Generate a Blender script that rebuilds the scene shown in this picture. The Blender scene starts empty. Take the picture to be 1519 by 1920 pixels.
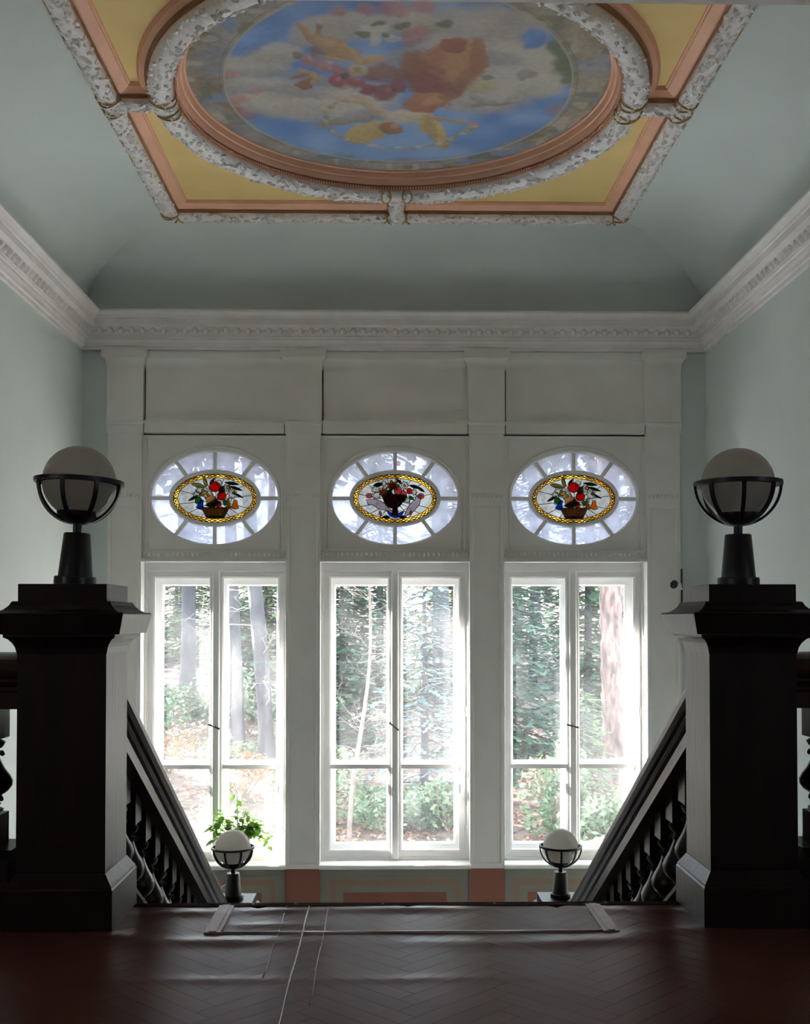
import bpy, bmesh, math, random
import numpy as np
from mathutils import Vector, Matrix
PI = math.pi
S = bpy.context.scene
COL = S.collection

# ---------------------------------------------------------------- camera, sky, sun, exposure
cam_d = bpy.data.cameras.new('camera')
cam = bpy.data.objects.new('camera', cam_d); COL.objects.link(cam)
cam_d.sensor_fit = 'VERTICAL'; cam_d.sensor_height = 24.0
cam_d.lens = 2060 / 1920 * 24.0
cam_d.shift_y = 150 / 1920
cam_d.clip_start = 0.05; cam_d.clip_end = 400
cam.location = (-0.085, 0.0, 1.155)
cam.rotation_euler = (math.radians(90 + 1.335), 0, math.radians(-0.96))
S.camera = cam

w = bpy.data.worlds.new('sky'); S.world = w; w.use_nodes = True
bg = w.node_tree.nodes['Background']
bg.inputs[0].default_value = (0.74, 0.87, 1.0, 1)
bg.inputs[1].default_value = 3.0
sun_d = bpy.data.lights.new('sun', 'SUN'); sun = bpy.data.objects.new('sun', sun_d); COL.objects.link(sun)
sun_d.energy = 26.0; sun_d.angle = math.radians(0.6); sun_d.color = (1.0, 0.96, 0.91)
sun.rotation_euler = Vector((0.80, -0.52, -0.45)).to_track_quat('-Z', 'Y').to_euler()
sun.location = (-20, 25, 18)
vs = S.view_settings
vs.view_transform = 'Standard'; vs.look = 'None'; vs.gamma = 1.0; vs.use_curve_mapping = False
vs.exposure = 2.1
try:
    S.cycles.max_bounces = 9; S.cycles.diffuse_bounces = 6; S.cycles.glossy_bounces = 4
    S.cycles.transparent_max_bounces = 16; S.cycles.transmission_bounces = 8
    S.cycles.sample_clamp_indirect = 10.0; S.cycles.caustics_reflective = False; S.cycles.caustics_refractive = False
except Exception:
    pass

# ---------------------------------------------------------------- materials
MATS = {}
def mat(name, col, rough=0.6, var=0.10, scale=6.0, bump=0.0, bscale=40.0, coat=0.0, metal=0.0, spec=0.5, col2=None, stretch=None):
    m = bpy.data.materials.new(name); m.use_nodes = True; MATS[name] = m
    nt = m.node_tree; b = nt.nodes['Principled BSDF']
    b.inputs['Roughness'].default_value = rough; b.inputs['Metallic'].default_value = metal
    b.inputs['Specular IOR Level'].default_value = spec
    if coat: b.inputs['Coat Weight'].default_value = coat; b.inputs['Coat Roughness'].default_value = 0.12
    tc = nt.nodes.new('ShaderNodeTexCoord'); src = tc.outputs['Object']
    if stretch:
        mp = nt.nodes.new('ShaderNodeMapping'); mp.inputs['Scale'].default_value = stretch
        nt.links.new(src, mp.inputs[0]); src = mp.outputs[0]
    n = nt.nodes.new('ShaderNodeTexNoise'); n.inputs['Scale'].default_value = scale; n.inputs['Detail'].default_value = 4
    nt.links.new(src, n.inputs['Vector'])
    r = nt.nodes.new('ShaderNodeValToRGB')
    c2 = col2 or tuple(min(1, c * (1 + var)) for c in col)
    c1 = col if col2 else tuple(c * (1 - var) for c in col)
    r.color_ramp.elements[0].position = 0.32; r.color_ramp.elements[1].position = 0.68
    r.color_ramp.elements[0].color = (*c1, 1); r.color_ramp.elements[1].color = (*c2, 1)
    nt.links.new(n.outputs['Fac'], r.inputs[0]); nt.links.new(r.outputs[0], b.inputs['Base Color'])
    if bump:
        n2 = nt.nodes.new('ShaderNodeTexNoise'); n2.inputs['Scale'].default_value = bscale; n2.inputs['Detail'].default_value = 3
        nt.links.new(src, n2.inputs['Vector'])
        bp = nt.nodes.new('ShaderNodeBump'); bp.inputs['Strength'].default_value = bump; bp.inputs['Distance'].default_value = 0.01
        nt.links.new(n2.outputs['Fac'], bp.inputs['Height']); nt.links.new(bp.outputs[0], b.inputs['Normal'])
    return m
def glassmat(name, col, transp=0.5, transl=0.4, gloss_r=0.08, nscale=0, namp=0.3, tcol=None):
    """thin sheet of glass: part of the light goes straight through, part is scattered by the opal body, a little is mirrored"""
    m = bpy.data.materials.new(name); m.use_nodes = True; MATS[name] = m
    nt = m.node_tree; nt.nodes.remove(nt.nodes['Principled BSDF']); out = nt.nodes['Material Output']
    tr = nt.nodes.new('ShaderNodeBsdfTransparent'); tl = nt.nodes.new('ShaderNodeBsdfTranslucent'); gl = nt.nodes.new('ShaderNodeBsdfGlossy')
    tr.inputs[0].default_value = (*(tcol or col), 1); tl.inputs[0].default_value = (*col, 1); gl.inputs['Roughness'].default_value = gloss_r
    mx = nt.nodes.new('ShaderNodeMixShader'); mx.inputs[0].default_value = transl / max(1e-6, transl + transp)
    if nscale:
        tc = nt.nodes.new('ShaderNodeTexCoord'); n = nt.nodes.new('ShaderNodeTexNoise'); n.inputs['Scale'].default_value = nscale; n.inputs['Detail'].default_value = 5
        nt.links.new(tc.outputs['Object'], n.inputs['Vector'])
        mr = nt.nodes.new('ShaderNodeMapRange'); a = transl / (transl + transp)
        mr.inputs['From Min'].default_value = 0.3; mr.inputs['From Max'].default_value = 0.7
        mr.inputs['To Min'].default_value = max(0, a - namp); mr.inputs['To Max'].default_value = min(1, a + namp)
        nt.links.new(n.outputs['Fac'], mr.inputs[0]); nt.links.new(mr.outputs[0], mx.inputs[0])
    nt.links.new(tr.outputs[0], mx.inputs[1]); nt.links.new(tl.outputs[0], mx.inputs[2])
    m2 = nt.nodes.new('ShaderNodeMixShader'); lw = nt.nodes.new('ShaderNodeLayerWeight'); lw.inputs[0].default_value = 0.5
    pw = nt.nodes.new('ShaderNodeMath'); pw.operation = 'POWER'; pw.inputs[1].default_value = 5.0; nt.links.new(lw.outputs['Facing'], pw.inputs[0])
    fr = nt.nodes.new('ShaderNodeMath'); fr.operation = 'MULTIPLY_ADD'; fr.inputs[1].default_value = 0.80; fr.inputs[2].default_value = 0.02; nt.links.new(pw.outputs[0], fr.inputs[0])
    nt.links.new(fr.outputs[0], m2.inputs[0]); nt.links.new(mx.outputs[0], m2.inputs[1]); nt.links.new(gl.outputs[0], m2.inputs[2])
    nt.links.new(m2.outputs[0], out.inputs[0])
    return m
mat('mint_plaster', (0.64, 0.70, 0.68), 0.75, 0.03, 1.5, 0.03, 120)
mat('white_paint', (0.78, 0.765, 0.72), 0.5, 0.04, 3, 0.02, 60)
mat('window_paint', (0.76, 0.755, 0.745), 0.35, 0.03, 4)
mat('cornice_plaster', (0.80, 0.76, 0.74), 0.6, 0.05, 5, 0.03, 50)
mat('yellow_paint', (0.82, 0.60, 0.24), 0.7, 0.04, 3, 0.04, 90)
mat('salmon_paint', (0.84, 0.46, 0.30), 0.55, 0.06, 5)
mat('brown_bead', (0.30, 0.15, 0.07), 0.5, 0.15, 8)
mat('white_stucco', (0.78, 0.75, 0.74), 0.6, 0.10, 30, 0.1, 80)
mat('gilt', (0.42, 0.28, 0.08), 0.4, 0.2, 20)
mat('terracotta_paint', (0.266, 0.099, 0.064), 0.6, 0.05, 4)
mat('grey_green_paint', (0.25, 0.25, 0.21), 0.6, 0.05, 4)
mat('ochre_paint', (0.28, 0.24, 0.18), 0.6, 0.05, 4)
mat('rose_paint', (0.34, 0.18, 0.12), 0.6, 0.08, 6)
mat('dark_wood', (0.011, 0.006, 0.004), 0.36, 0.4, 14, 0.12, 30, spec=0.32, stretch=(1, 1, 0.2))
mat('rail_wood', (0.035, 0.017, 0.011), 0.34, 0.35, 10, 0.03, 50, spec=0.3)
mat('black_iron', (0.012, 0.012, 0.014), 0.38, 0.2, 20)
mat('parquet', (0.150, 0.060, 0.046), 0.28, 0.10, 5, 0.0, 30, spec=0.27)
mat('parquet_dark', (0.134, 0.053, 0.040), 0.28, 0.10, 5, 0.0, 30, spec=0.27)
mat('strip_metal', (0.30, 0.22, 0.20), 0.22, 0.1, 20, metal=0.3)
mat('pale_stone', (0.52, 0.52, 0.52), 0.5, 0.05, 5)
mat('bounce_gravel', (0.66, 0.66, 0.66), 0.9, 0.1, 14, 0.3, 60)
mat('step_wood', (0.10, 0.05, 0.03), 0.4, 0.2, 8)
mat('hall_wall', (0.62, 0.56, 0.49), 0.8, 0.05, 2)
mat('lead', (0.035, 0.033, 0.03), 0.5, 0.2, 30)
mat('pot_clay', (0.50, 0.20, 0.11), 0.7, 0.1, 12)
mat('stem_brown', (0.16, 0.11, 0.06), 0.7, 0.2, 20)
mat('brass', (0.20, 0.13, 0.06), 0.35, 0.1, 20, metal=0.8)
mat('white_plastic', (0.80, 0.80, 0.78), 0.35, 0.02, 5)
mat('black_plastic', (0.015, 0.015, 0.015), 0.4, 0.1, 5)
mat('soil', (0.06, 0.04, 0.03), 0.9, 0.3, 20)
glassmat('window_glass', (0.95, 0.96, 0.97), 0.992, 0.008, 0.02, nscale=1.3, namp=0.006, tcol=(0.99, 0.99, 0.99))
glassmat('opal_glass', (0.185, 0.182, 0.218), 0.22, 0.78, 0.12, nscale=7, namp=0.2, tcol=(0.26, 0.255, 0.30))
glassmat('white_glass', (0.36, 0.352, 0.34), 0.35, 0.65, 0.12, nscale=14, namp=0.25)
for nm, c in {'gold_glass': (0.62, 0.31, 0.03), 'amber_glass': (0.46, 0.19, 0.012), 'red_glass': (0.95, 0.06, 0.05), 'rose_glass': (0.90, 0.30, 0.27), 'tan_glass': (0.90, 0.56, 0.30),
              'green_glass': (0.06, 0.42, 0.12), 'deep_green_glass': (0.03, 0.10, 0.05), 'blue_glass': (0.05, 0.20, 0.75), 'brown_glass': (0.30, 0.16, 0.06), 'dark_brown_glass': (0.10, 0.03, 0.025),
              'orange_glass': (0.98, 0.42, 0.03), 'yellow_glass': (0.85, 0.70, 0.20), 'petal_glass': (0.95, 0.94, 0.90), 'olive_glass': (0.52, 0.48, 0.18), 'lilac_glass': (0.78, 0.70, 0.78)}.items():
    glassmat(nm, c, 0.5, 0.5, 0.12, nscale=25, namp=0.2)
# white glass globe: glazed opal body that lets some light through
glassmat('fill_window_glass', (0.9, 0.9, 0.9), 0.99, 0.01)
mat('nosing_wood', (0.030, 0.012, 0.009), 0.8, 0.2, 8, spec=0.1)
def globe_material():
    m = bpy.data.materials.new('globe_glass'); m.use_nodes = True; MATS['globe_glass'] = m
    nt = m.node_tree; b = nt.nodes['Principled BSDF']; out = nt.nodes['Material Output']
    b.inputs['Base Color'].default_value = (0.84, 0.79, 0.72, 1); b.inputs['Roughness'].default_value = 0.12
    tl = nt.nodes.new('ShaderNodeBsdfTranslucent'); tl.inputs[0].default_value = (0.95, 0.91, 0.85, 1)
    mx = nt.nodes.new('ShaderNodeMixShader'); mx.inputs[0].default_value = 0.68
    nt.links.new(b.outputs[0], mx.inputs[1]); nt.links.new(tl.outputs[0], mx.inputs[2]); nt.links.new(mx.outputs[0], out.inputs[0])
globe_material()
def leafmat(name, c1, c2, transl=0.35, scale=3.0):
    m = bpy.data.materials.new(name); m.use_nodes = True; MATS[name] = m
    nt = m.node_tree; b = nt.nodes['Principled BSDF']; out = nt.nodes['Material Output']
    b.inputs['Roughness'].default_value = 0.45
    tc = nt.nodes.new('ShaderNodeTexCoord'); n = nt.nodes.new('ShaderNodeTexNoise'); n.inputs['Scale'].default_value = scale; n.inputs['Detail'].default_value = 3
    nt.links.new(tc.outputs['Object'], n.inputs['Vector'])
    r = nt.nodes.new('ShaderNodeValToRGB'); r.color_ramp.elements[0].position = 0.35; r.color_ramp.elements[1].position = 0.65
    r.color_ramp.elements[0].color = (*c1, 1); r.color_ramp.elements[1].color = (*c2, 1)
    nt.links.new(n.outputs['Fac'], r.inputs[0]); nt.links.new(r.outputs[0], b.inputs['Base Color'])
    tl = nt.nodes.new('ShaderNodeBsdfTranslucent'); nt.links.new(r.outputs[0], tl.inputs[0])
    mx = nt.nodes.new('ShaderNodeMixShader'); mx.inputs[0].default_value = transl
    nt.links.new(b.outputs[0], mx.inputs[1]); nt.links.new(tl.outputs[0], mx.inputs[2]); nt.links.new(mx.outputs[0], out.inputs[0])
leafmat('houseplant_leaf', (0.10, 0.24, 0.04), (0.24, 0.42, 0.06), 0.45)
leafmat('fir_needles', (0.033, 0.073, 0.045), (0.073, 0.123, 0.067), 0.2, 1.5)
leafmat('yew_needles', (0.045, 0.095, 0.033), (0.112, 0.167, 0.056), 0.25, 1.5)
leafmat('blue_needles', (0.085, 0.14, 0.135), (0.16, 0.21, 0.20), 0.2, 1.5)
leafmat('shrub_leaves', (0.067, 0.123, 0.056), (0.190, 0.234, 0.134), 0.25, 2.0)
leafmat('young_leaves', (0.145, 0.201, 0.056), (0.251, 0.279, 0.112), 0.4, 2.0)
leafmat('shade_crown_leaves', (0.05, 0.08, 0.03), (0.10, 0.14, 0.05), 0.3, 1.0)
leafmat('beech_leaves', (0.246, 0.117, 0.058), (0.351, 0.199, 0.117), 0.35, 2.0)
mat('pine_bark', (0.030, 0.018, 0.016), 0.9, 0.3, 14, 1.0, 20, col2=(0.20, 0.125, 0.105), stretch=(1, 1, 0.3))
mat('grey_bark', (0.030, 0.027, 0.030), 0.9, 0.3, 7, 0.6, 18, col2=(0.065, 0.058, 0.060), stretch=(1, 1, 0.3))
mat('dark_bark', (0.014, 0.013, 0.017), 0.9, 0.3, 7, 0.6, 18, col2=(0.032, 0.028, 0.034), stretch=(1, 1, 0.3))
mat('birch_bark', (0.085, 0.060, 0.048), 0.7, 0.2, 6, col2=(0.150, 0.118, 0.10))
mat('pale_twig', (0.205, 0.176, 0.146), 0.8, 0.2, 6)
mat('leaf_litter', (0.035, 0.020, 0.014), 0.95, 0.3, 3.2, 0.6, 14, col2=(0.125, 0.088, 0.066))
mat('stone_sill', (0.62, 0.60, 0.56), 0.7, 0.06, 8)
M = MATS

# ---------------------------------------------------------------- mesh helpers
class MB:
    def __init__(self): self.v = []; self.f = []
    def quadgrid(self, rows, closed_u=False, closed_v=False):
        o = len(self.v); nr = len(rows); nc = len(rows[0])
        for r in rows: self.v.extend(tuple(p) for p in r)
        for i in range(nr if closed_u else nr - 1):
            i2 = (i + 1) % nr
            for j in range(nc if closed_v else nc - 1):
                j2 = (j + 1) % nc
                self.f.append((o + i * nc + j, o + i * nc + j2, o + i2 * nc + j2, o + i2 * nc + j))
        return o
    def box(self, x0, x1, y0, y1, z0, z1):
        o = len(self.v)
        self.v += [(x0, y0, z0), (x1, y0, z0), (x1, y1, z0), (x0, y1, z0), (x0, y0, z1), (x1, y0, z1), (x1, y1, z1), (x0, y1, z1)]
        self.f += [tuple(o + k for k in q) for q in ((0, 3, 2, 1), (4, 5, 6, 7), (0, 1, 5, 4), (1, 2, 6, 5), (2, 3, 7, 6), (3, 0, 4, 7))]
        return self
    def lathe(self, prof, n=16, c=(0, 0, 0), a0=0.0):
        rows = [[(c[0] + r * math.cos(a0 + 2 * PI * k / n), c[1] + r * math.sin(a0 + 2 * PI * k / n), c[2] + z) for k in range(n)] for r, z in prof]
        o = self.quadgrid(rows, False, True)
        for i, (r, z) in ((0, prof[0]), (len(prof) - 1, prof[-1])):
            if r > 1e-4:
                idx = [o + i * n + k for k in range(n)]
                self.f.append(tuple(idx[::-1] if i == 0 else idx))
        return self
    def sq_lathe(self, prof, c=(0, 0, 0)):
        """square section mouldings: prof = (half width, z)"""
        rows = [[(c[0] + sx * h, c[1] + sy * h, c[2] + z) for sx, sy in ((-1, -1), (1, -1), (1, 1), (-1, 1))] for h, z in prof]
        o = self.quadgrid(rows, False, True); n = len(prof) - 1
        self.f.append((o + 3, o + 2, o + 1, o)); self.f.append((o + n * 4, o + n * 4 + 1, o + n * 4 + 2, o + n * 4 + 3))
        return self
    def tube(self, pts, rad, n=6, cap=True):
        pts = [Vector(p) for p in pts]; rows = []
        up = Vector((0, 0, 1)); pn = None
        for i, p in enumerate(pts):
            t = (pts[min(i + 1, len(pts) - 1)] - pts[max(i - 1, 0)]).normalized()
            if pn is None:
                pn = t.cross(up)
                if pn.length < 0.05: pn = t.cross(Vector((0, 1, 0)))
                if pn.length < 0.05: pn = t.cross(Vector((1, 0, 0)))
            pn = (pn - t * pn.dot(t)).normalized(); bn = t.cross(pn)
            r = rad[i] if isinstance(rad, (list, tuple)) else rad
            rows.append([p + pn * (r * math.cos(2 * PI * k / n)) + bn * (r * math.sin(2 * PI * k / n)) for k in range(n)])
        o = self.quadgrid(rows, False, True)
        if cap:
            self.f.append(tuple(o + k for k in range(n))[::-1]); e = o + (len(pts) - 1) * n; self.f.append(tuple(e + k for k in range(n)))
        return self
    def prism(self, poly, y0, y1):
        """polygon in x,z extruded along y"""
        o = len(self.v); n = len(poly)
        self.v += [(x, y0, z) for x, z in poly] + [(x, y1, z) for x, z in poly]
        self.f.append(tuple(range(o, o + n))); self.f.append(tuple(range(o + n, o + 2 * n))[::-1])
        for k in range(n): self.f.append((o + k, o + n + k, o + n + (k + 1) % n, o + (k + 1) % n))
        return self
    def sweep(self, prof, frames, closed=True):
        """closed profile list (a,b) mapped through frames = functions (a,b)->point"""
        rows = [[fr(a, b) for a, b in prof] for fr in frames]
        o = self.quadgrid(rows, False, closed)
        n = len(prof)
        if closed:
            self.f.append(tuple(o + k for k in range(n))[::-1]); e = o + (len(frames) - 1) * n; self.f.append(tuple(e + k for k in range(n)))
        return self
    def mesh(self, name, smooth=False, angle=None):
        me = bpy.data.meshes.new(name); me.from_pydata([tuple(p) for p in self.v], [], self.f); me.validate()
        bm = bmesh.new(); bm.from_mesh(me); bmesh.ops.recalc_face_normals(bm, faces=bm.faces); bm.to_mesh(me); bm.free()
        if smooth:
            me.polygons.foreach_set('use_smooth', [True] * len(me.polygons))
            if angle is not None and hasattr(me, 'set_sharp_from_angle'): me.set_sharp_from_angle(angle=math.radians(angle))
        return me
    def build(self, name, material, parent=None, loc=(0, 0, 0), smooth=False, angle=None):
        return link(name, self.mesh(name, smooth, angle), material, parent, loc)
def link(name, me, material=None, parent=None, loc=(0, 0, 0)):
    o = bpy.data.objects.new(name, me); COL.objects.link(o); o.location = loc
    if material is not None and len(me.materials) == 0: me.materials.append(M[material] if isinstance(material, str) else material)
    if parent: o.parent = parent
    return o
def empty(name, loc=(0, 0, 0), rz=0.0, parent=None):
    o = bpy.data.objects.new(name, None); COL.objects.link(o); o.location = loc; o.rotation_euler = (0, 0, rz); o.empty_display_size = 0.1
    if parent: o.parent = parent
    return o
def tag(o, label=None, cat=None, group=None, kind=None):
    if label: o['label'] = label
    if cat: o['category'] = cat
    if group: o['group'] = group
    if kind: o['kind'] = kind
    return o
def copy_tree(o, parent=None):
    c = o.copy(); COL.objects.link(c); c.parent = parent
    for ch in list(o.children): copy_tree(ch, c)
    return c
def box(name, m, parent, *b): return MB().box(*b).build(name, m, parent)

# ---------------------------------------------------------------- dimensions of the stair hall (metres)
W = 3.145          # half width of the stair hall
YN, YB = 4.48, 11.0  # gallery edge, window wall
ZL = -2.343        # half landing
ZG = -4.7          # floor below
ZC = 4.80          # underside of the ceiling frame
CYC = 7.74         # centre of the ceiling

# ================================================================ THE SETTING: floors and walls
def herringbone():
    Lp, Wp = 0.42, 0.07; x0, x1, y0, y1 = -2.0, 2.0, 2.85, 4.428
    def wave(x, y):
        h = 0.0
        for cx_, cy_, sx, sy, a, sl in ((-0.02, 4.375, 0.26, 0.045, 0.008, 0), (-0.50, 4.36, 0.13, 0.04, 0.006, 0.0), (-0.52, 4.16, 0.16, 0.035, 0.004, 0), (-0.72, 3.95, 0.30, 0.050, 0.0085, 0.02), (-0.88, 4.33, 0.16, 0.045, 0.008, 0.08),
                                        (0.62, 3.93, 0.30, 0.055, 0.008, 0.10), (0.95, 4.05, 0.25, 0.05, 0.006, 0.22), (0.95, 4.34, 0.25, 0.05, 0.006, -0.10), (-0.65, 3.54, 0.30, 0.035, 0.0025, 0), (0.0, 3.54, 0.35, 0.035, 0.002, 0.02), (0.15, 3.93, 0.2, 0.05, 0.003, 0), (-1.06, 4.02, 0.1, 0.05, 0.008, -.2)):
            dy = y - cy_ - sl * (x - cx_)
            h += a * math.exp(-((x - cx_) / sx) ** 2 - (dy / sy) ** 2)
        return h + 0.0004 * math.sin(x * 7 + 1.3 * math.sin(y * 5)) * math.sin(y * 9 + x * 2)
    fl = tag(empty('floor', (0, 0, 0)), kind='structure')
    box('floor_slab', 'parquet_dark', fl, -6, 6, -6, YN - 0.03, -0.30, -0.012)
    c = math.cos(PI / 4); rnd = random.Random(4)
    def rot(a, b): return (c * a - c * b, c * a + c * b + 3.5)
    planks = []
    for i in range(-60, 60):
        for j in range(-12, 12):
            ox, oy = i * Wp + j * Lp, i * Wp - j * Lp
            planks.append((ox, oy, Lp, Wp)); planks.append((ox + Lp, oy + Wp - Lp, Wp, Lp))
    for ox, oy, sx, sy in planks:
        mx, my = rot(ox + sx / 2, oy + sy / 2)
        if not (x0 < mx < x1 and y0 < my < y1 + 0.10): continue
        nx, ny = (30, 6) if sx > sy else (6, 30); g = 0.0006
        rows = []
        for a in range(nx + 1):
            row = []
            for b in range(ny + 1):
                x, y = rot(ox + g + (sx - 2 * g) * a / nx, oy + g + (sy - 2 * g) * b / ny); y = min(y, y1)
                row.append((x, y, wave(x, y)))
            rows.append(row)
        mb = MB(); mb.quadgrid(rows)
        rim = rows[0] + [r[-1] for r in rows[1:]] + rows[-1][::-1][1:] + [r[0] for r in rows[::-1]][1:]
        mb.quadgrid([rim, [(p[0], p[1], -0.012) for p in rim]])
        mb.build('plank', 'parquet' if rnd.random() < 0.55 else 'parquet_dark', fl, smooth=True, angle=40)
    # cover strips let into the floor before the stairs
    def strip(name, x0, x1, y0, y1, z=0.010, m='strip_metal'):
        box(name, m, fl, x0, x1, y0, y1, -0.01, z)
    for x in (-0.722, 0.742):
        strip('cover_strip', x - 0.030, x + 0.030, 4.050, 4.43, 0.006); strip('cover_strip_ridge', x - 0.014, x + 0.014, 4.056, 4.43, 0.009)
    sp = MB(); sp.sweep([(4.040, 0.0), (4.048, 0.004), (4.060, 0.0055), (4.072, 0.004), (4.080, 0.0)], [lambda a, b, x=x: (x, a, b) for x in (-0.70, 0.715)]); sp.build('cover_strip', 'strip_metal', fl, smooth=True)
    for xs, ya, r in ((-0.392, 2.85, 0.0035), (-0.482, 3.55, 0.002), (-0.315, 3.3, 0.0015)):
        MB().tube([(xs + 0.002 * math.sin(k), ya + (4.43 - ya) * k / 12, 0.0015) for k in range(13)], r, 6).build('floor_seam', 'strip_metal', fl, smooth=True)
    ns = MB(); ns.sweep([(4.428, -0.03), (4.428, 0.003), (4.475, 0.003), (4.49, -0.006), (4.49, -0.03)], [lambda a, b, x=x: (x, a, b) for x in (-1.12, 1.12)])
    no = ns.build('stair_nosing', 'nosing_wood', fl)
    for x in (-0.62, -0.45, -0.1, 0.35, 0.8):
        MB().lathe([(0.006, 0), (0.005, 0.0025), (0.0, 0.003)], 8, (x, 4.452, 0.003)).build('screw', 'brass', no)
    return fl
herringbone()
box('floor_lower', 'pale_stone', None, -W - .3, W + .3, YN - 0.3, 11.6, ZG - 0.2, ZG)['kind'] = 'structure'
ld = tag(empty('floor_landing'), kind='structure')
box('landing_slab', 'pale_stone', ld, -W, W, 8.37, YB, ZL - 0.25, ZL)
# hall behind the camera (encloses the gallery; daylight enters by the stair windows and two added fill windows)
hw = tag(empty('wall_hall'), kind='structure')
for b in ((-6.2, 6.2, -6.2, -6, 0, 3.7), (-6.2, -W, YN - 0.28, YN, -0.3, 3.7), (W, 6.2, YN - 0.28, YN, -0.3, 3.7)): box('hall_wall_panel', 'hall_wall', hw, *b)
for k, s in enumerate((-1, 1)):   # side walls of the hall, each with a small window added for fill light on the lamps
    for ya, yb, za, zb in ((-6, -0.7, 0, 3.7), (0.1, YN, 0, 3.7), (-0.7, 0.1, 0, 1.0), (-0.7, 0.1, 2.6, 3.7)): box('hall_wall_panel', 'hall_wall', hw, *sorted((s * 6, s * 6.2)), ya, yb, za, zb)
    fill_win = tag(empty('window_%d' % (7 + k)), kind='structure')
    for ya, yb, za, zb in ((-0.7, -0.64, 1.0, 2.6), (0.04, 0.1, 1.0, 2.6), (-0.64, 0.04, 1.0, 1.08), (-0.64, 0.04, 2.52, 2.6), (-0.64, 0.04, 1.95, 2.0)): box('frame', 'window_paint', fill_win, *sorted((s * 6.05, s * 6.12)), ya, yb, za, zb)
    box('pane', 'fill_window_glass', fill_win, *sorted((s * 6.08, s * 6.084)), -0.64, 0.04, 1.08, 2.52)
box('ceiling_hall', 'hall_wall', None, -6.2, 6.2, -6.2, YN - 0.28, 3.72, 3.95)['kind'] = 'structure'
lt = box('trim_lintel', 'cornice_plaster', None, -W - .3, W + .3, YN - 0.28, YN, 3.70, 5.4); lt['kind'] = 'structure'
box('wall_below_gallery', 'white_paint', None, -W, W, YN - 0.3, YN - 0.05, ZG, -0.012)['kind'] = 'structure'
for s, nm in ((-1, 'wall_left'), (1, 'wall_right')):
    wl = box(nm, 'mint_plaster', None, *(sorted((s * W, s * (W + 0.3)))), YN - 0.3, 11.5, ZG, 5.4); wl['kind'] = 'structure'

# ---------------------------------------------------------------- staircase
st = tag(empty('staircase'), kind='structure')
NR = 14; RH = -ZL / NR; TD = 0.30
for i in range(1, NR):
    y = 4.47 + (i - 1) * TD
    mb = MB().box(-1.13, 1.13, y, y + TD + 0.02, -i * RH - 0.16, -i * RH)
    mb.build('step', 'step_wood', st)
SL = RH / TD
for s in (-1, 1):
    mb = MB()
    prof = [(1.14, -0.42), (1.14, 0.06), (1.115, 0.08), (1.115, 0.10), (1.475, 0.10), (1.475, 0.08), (1.45, 0.06), (1.45, -0.42)]
    mb.sweep([(s * a, b) for a, b in prof], [lambda a, b, y=y: (a, y, b - SL * (y - 4.47)) for y in (4.46, 8.60)])
    mb.build('string_board', 'dark_wood', st)

# ---------------------------------------------------------------- cornice with egg mouldings
CP = [(0.0, 3.835), (0.03, 3.835), (0.03, 3.868), (0.045, 3.874), (0.05, 3.90), (0.065, 3.925), (0.065, 3.945), (0.085, 3.952), (0.085, 3.966), (0.095, 3.970), (0.125, 4.045), (0.175, 4.048), (0.180, 4.052), (0.180, 4.112), (0.192, 4.116), (0.198, 4.136), (0.225, 4.160), (0.24, 4.166), (0.24, 4.185), (0.0, 4.215)]
egg = MB(); rows = []
for i in range(7):
    t = PI * i / 6; r = math.sin(t)
    rows.append([(0.034 * r * math.cos(PI * k / 8), 0.038 * r * math.sin(PI * k / 8), 0.040 * math.cos(t)) for k in range(9)])
egg.quadgrid(rows); egg_me = egg.mesh('egg_ornament', True); egg_me.materials.append(M['cornice_plaster'])
dart = MB()
for sx in (-1, 1):
    dart.tube([(sx * 0.043, 0.0, 0.038), (sx * 0.041, 0.012, 0.0), (sx * 0.022, 0.012, -0.032), (0, 0.008, -0.042)], 0.006, 5)
dart.tube([(0.052, 0.0, 0.036), (0.052, 0.016, -0.005), (0.052, 0.004, -0.042)], [0.010, 0.006, 0.003], 5)
dart_me = dart.mesh('dart_ornament', True); dart_me.materials.append(M['cornice_plaster'])
def cornice(name, p0, p1, inward, ang):
    """run between wall corners p0,p1; inward = unit vector off the wall"""
    mb = MB(); p0, p1, n = Vector(p0), Vector(p1), Vector(inward); d = (p1 - p0).normalized()
    prof = CP
    mb.sweep(prof, [lambda a, b: p0 + n * a + d * a + Vector((0, 0, b)), lambda a, b: p1 + n * a - d * a + Vector((0, 0, b))])
    o = mb.build(name, 'cornice_plaster', None); o['kind'] = 'structure'
    L = (p1 - p0).length - 0.22; k = int(L / 0.104)
    for i in range(k + 1):
        p = p0 + d * (0.11 + L * i / k) + n * 0.098 + Vector((0, 0, 4.006))
        for nm, me in (('egg_ornament', egg_me), ('dart_ornament', dart_me)):
            if nm == 'dart_ornament' and i % 1: continue
            e = link(nm, me, None, o, p); e.rotation_euler = (math.radians(0), 0, ang)
    return o
cornice('trim_1', (-W, YB, 0), (W, YB, 0), (0, -1, 0), PI)
cornice('trim_2', (-W, YN, 0), (-W, YB, 0), (1, 0, 0), -PI / 2)
cornice('trim_3', (W, YN, 0), (W, YB, 0), (-1, 0, 0), PI / 2)

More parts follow.
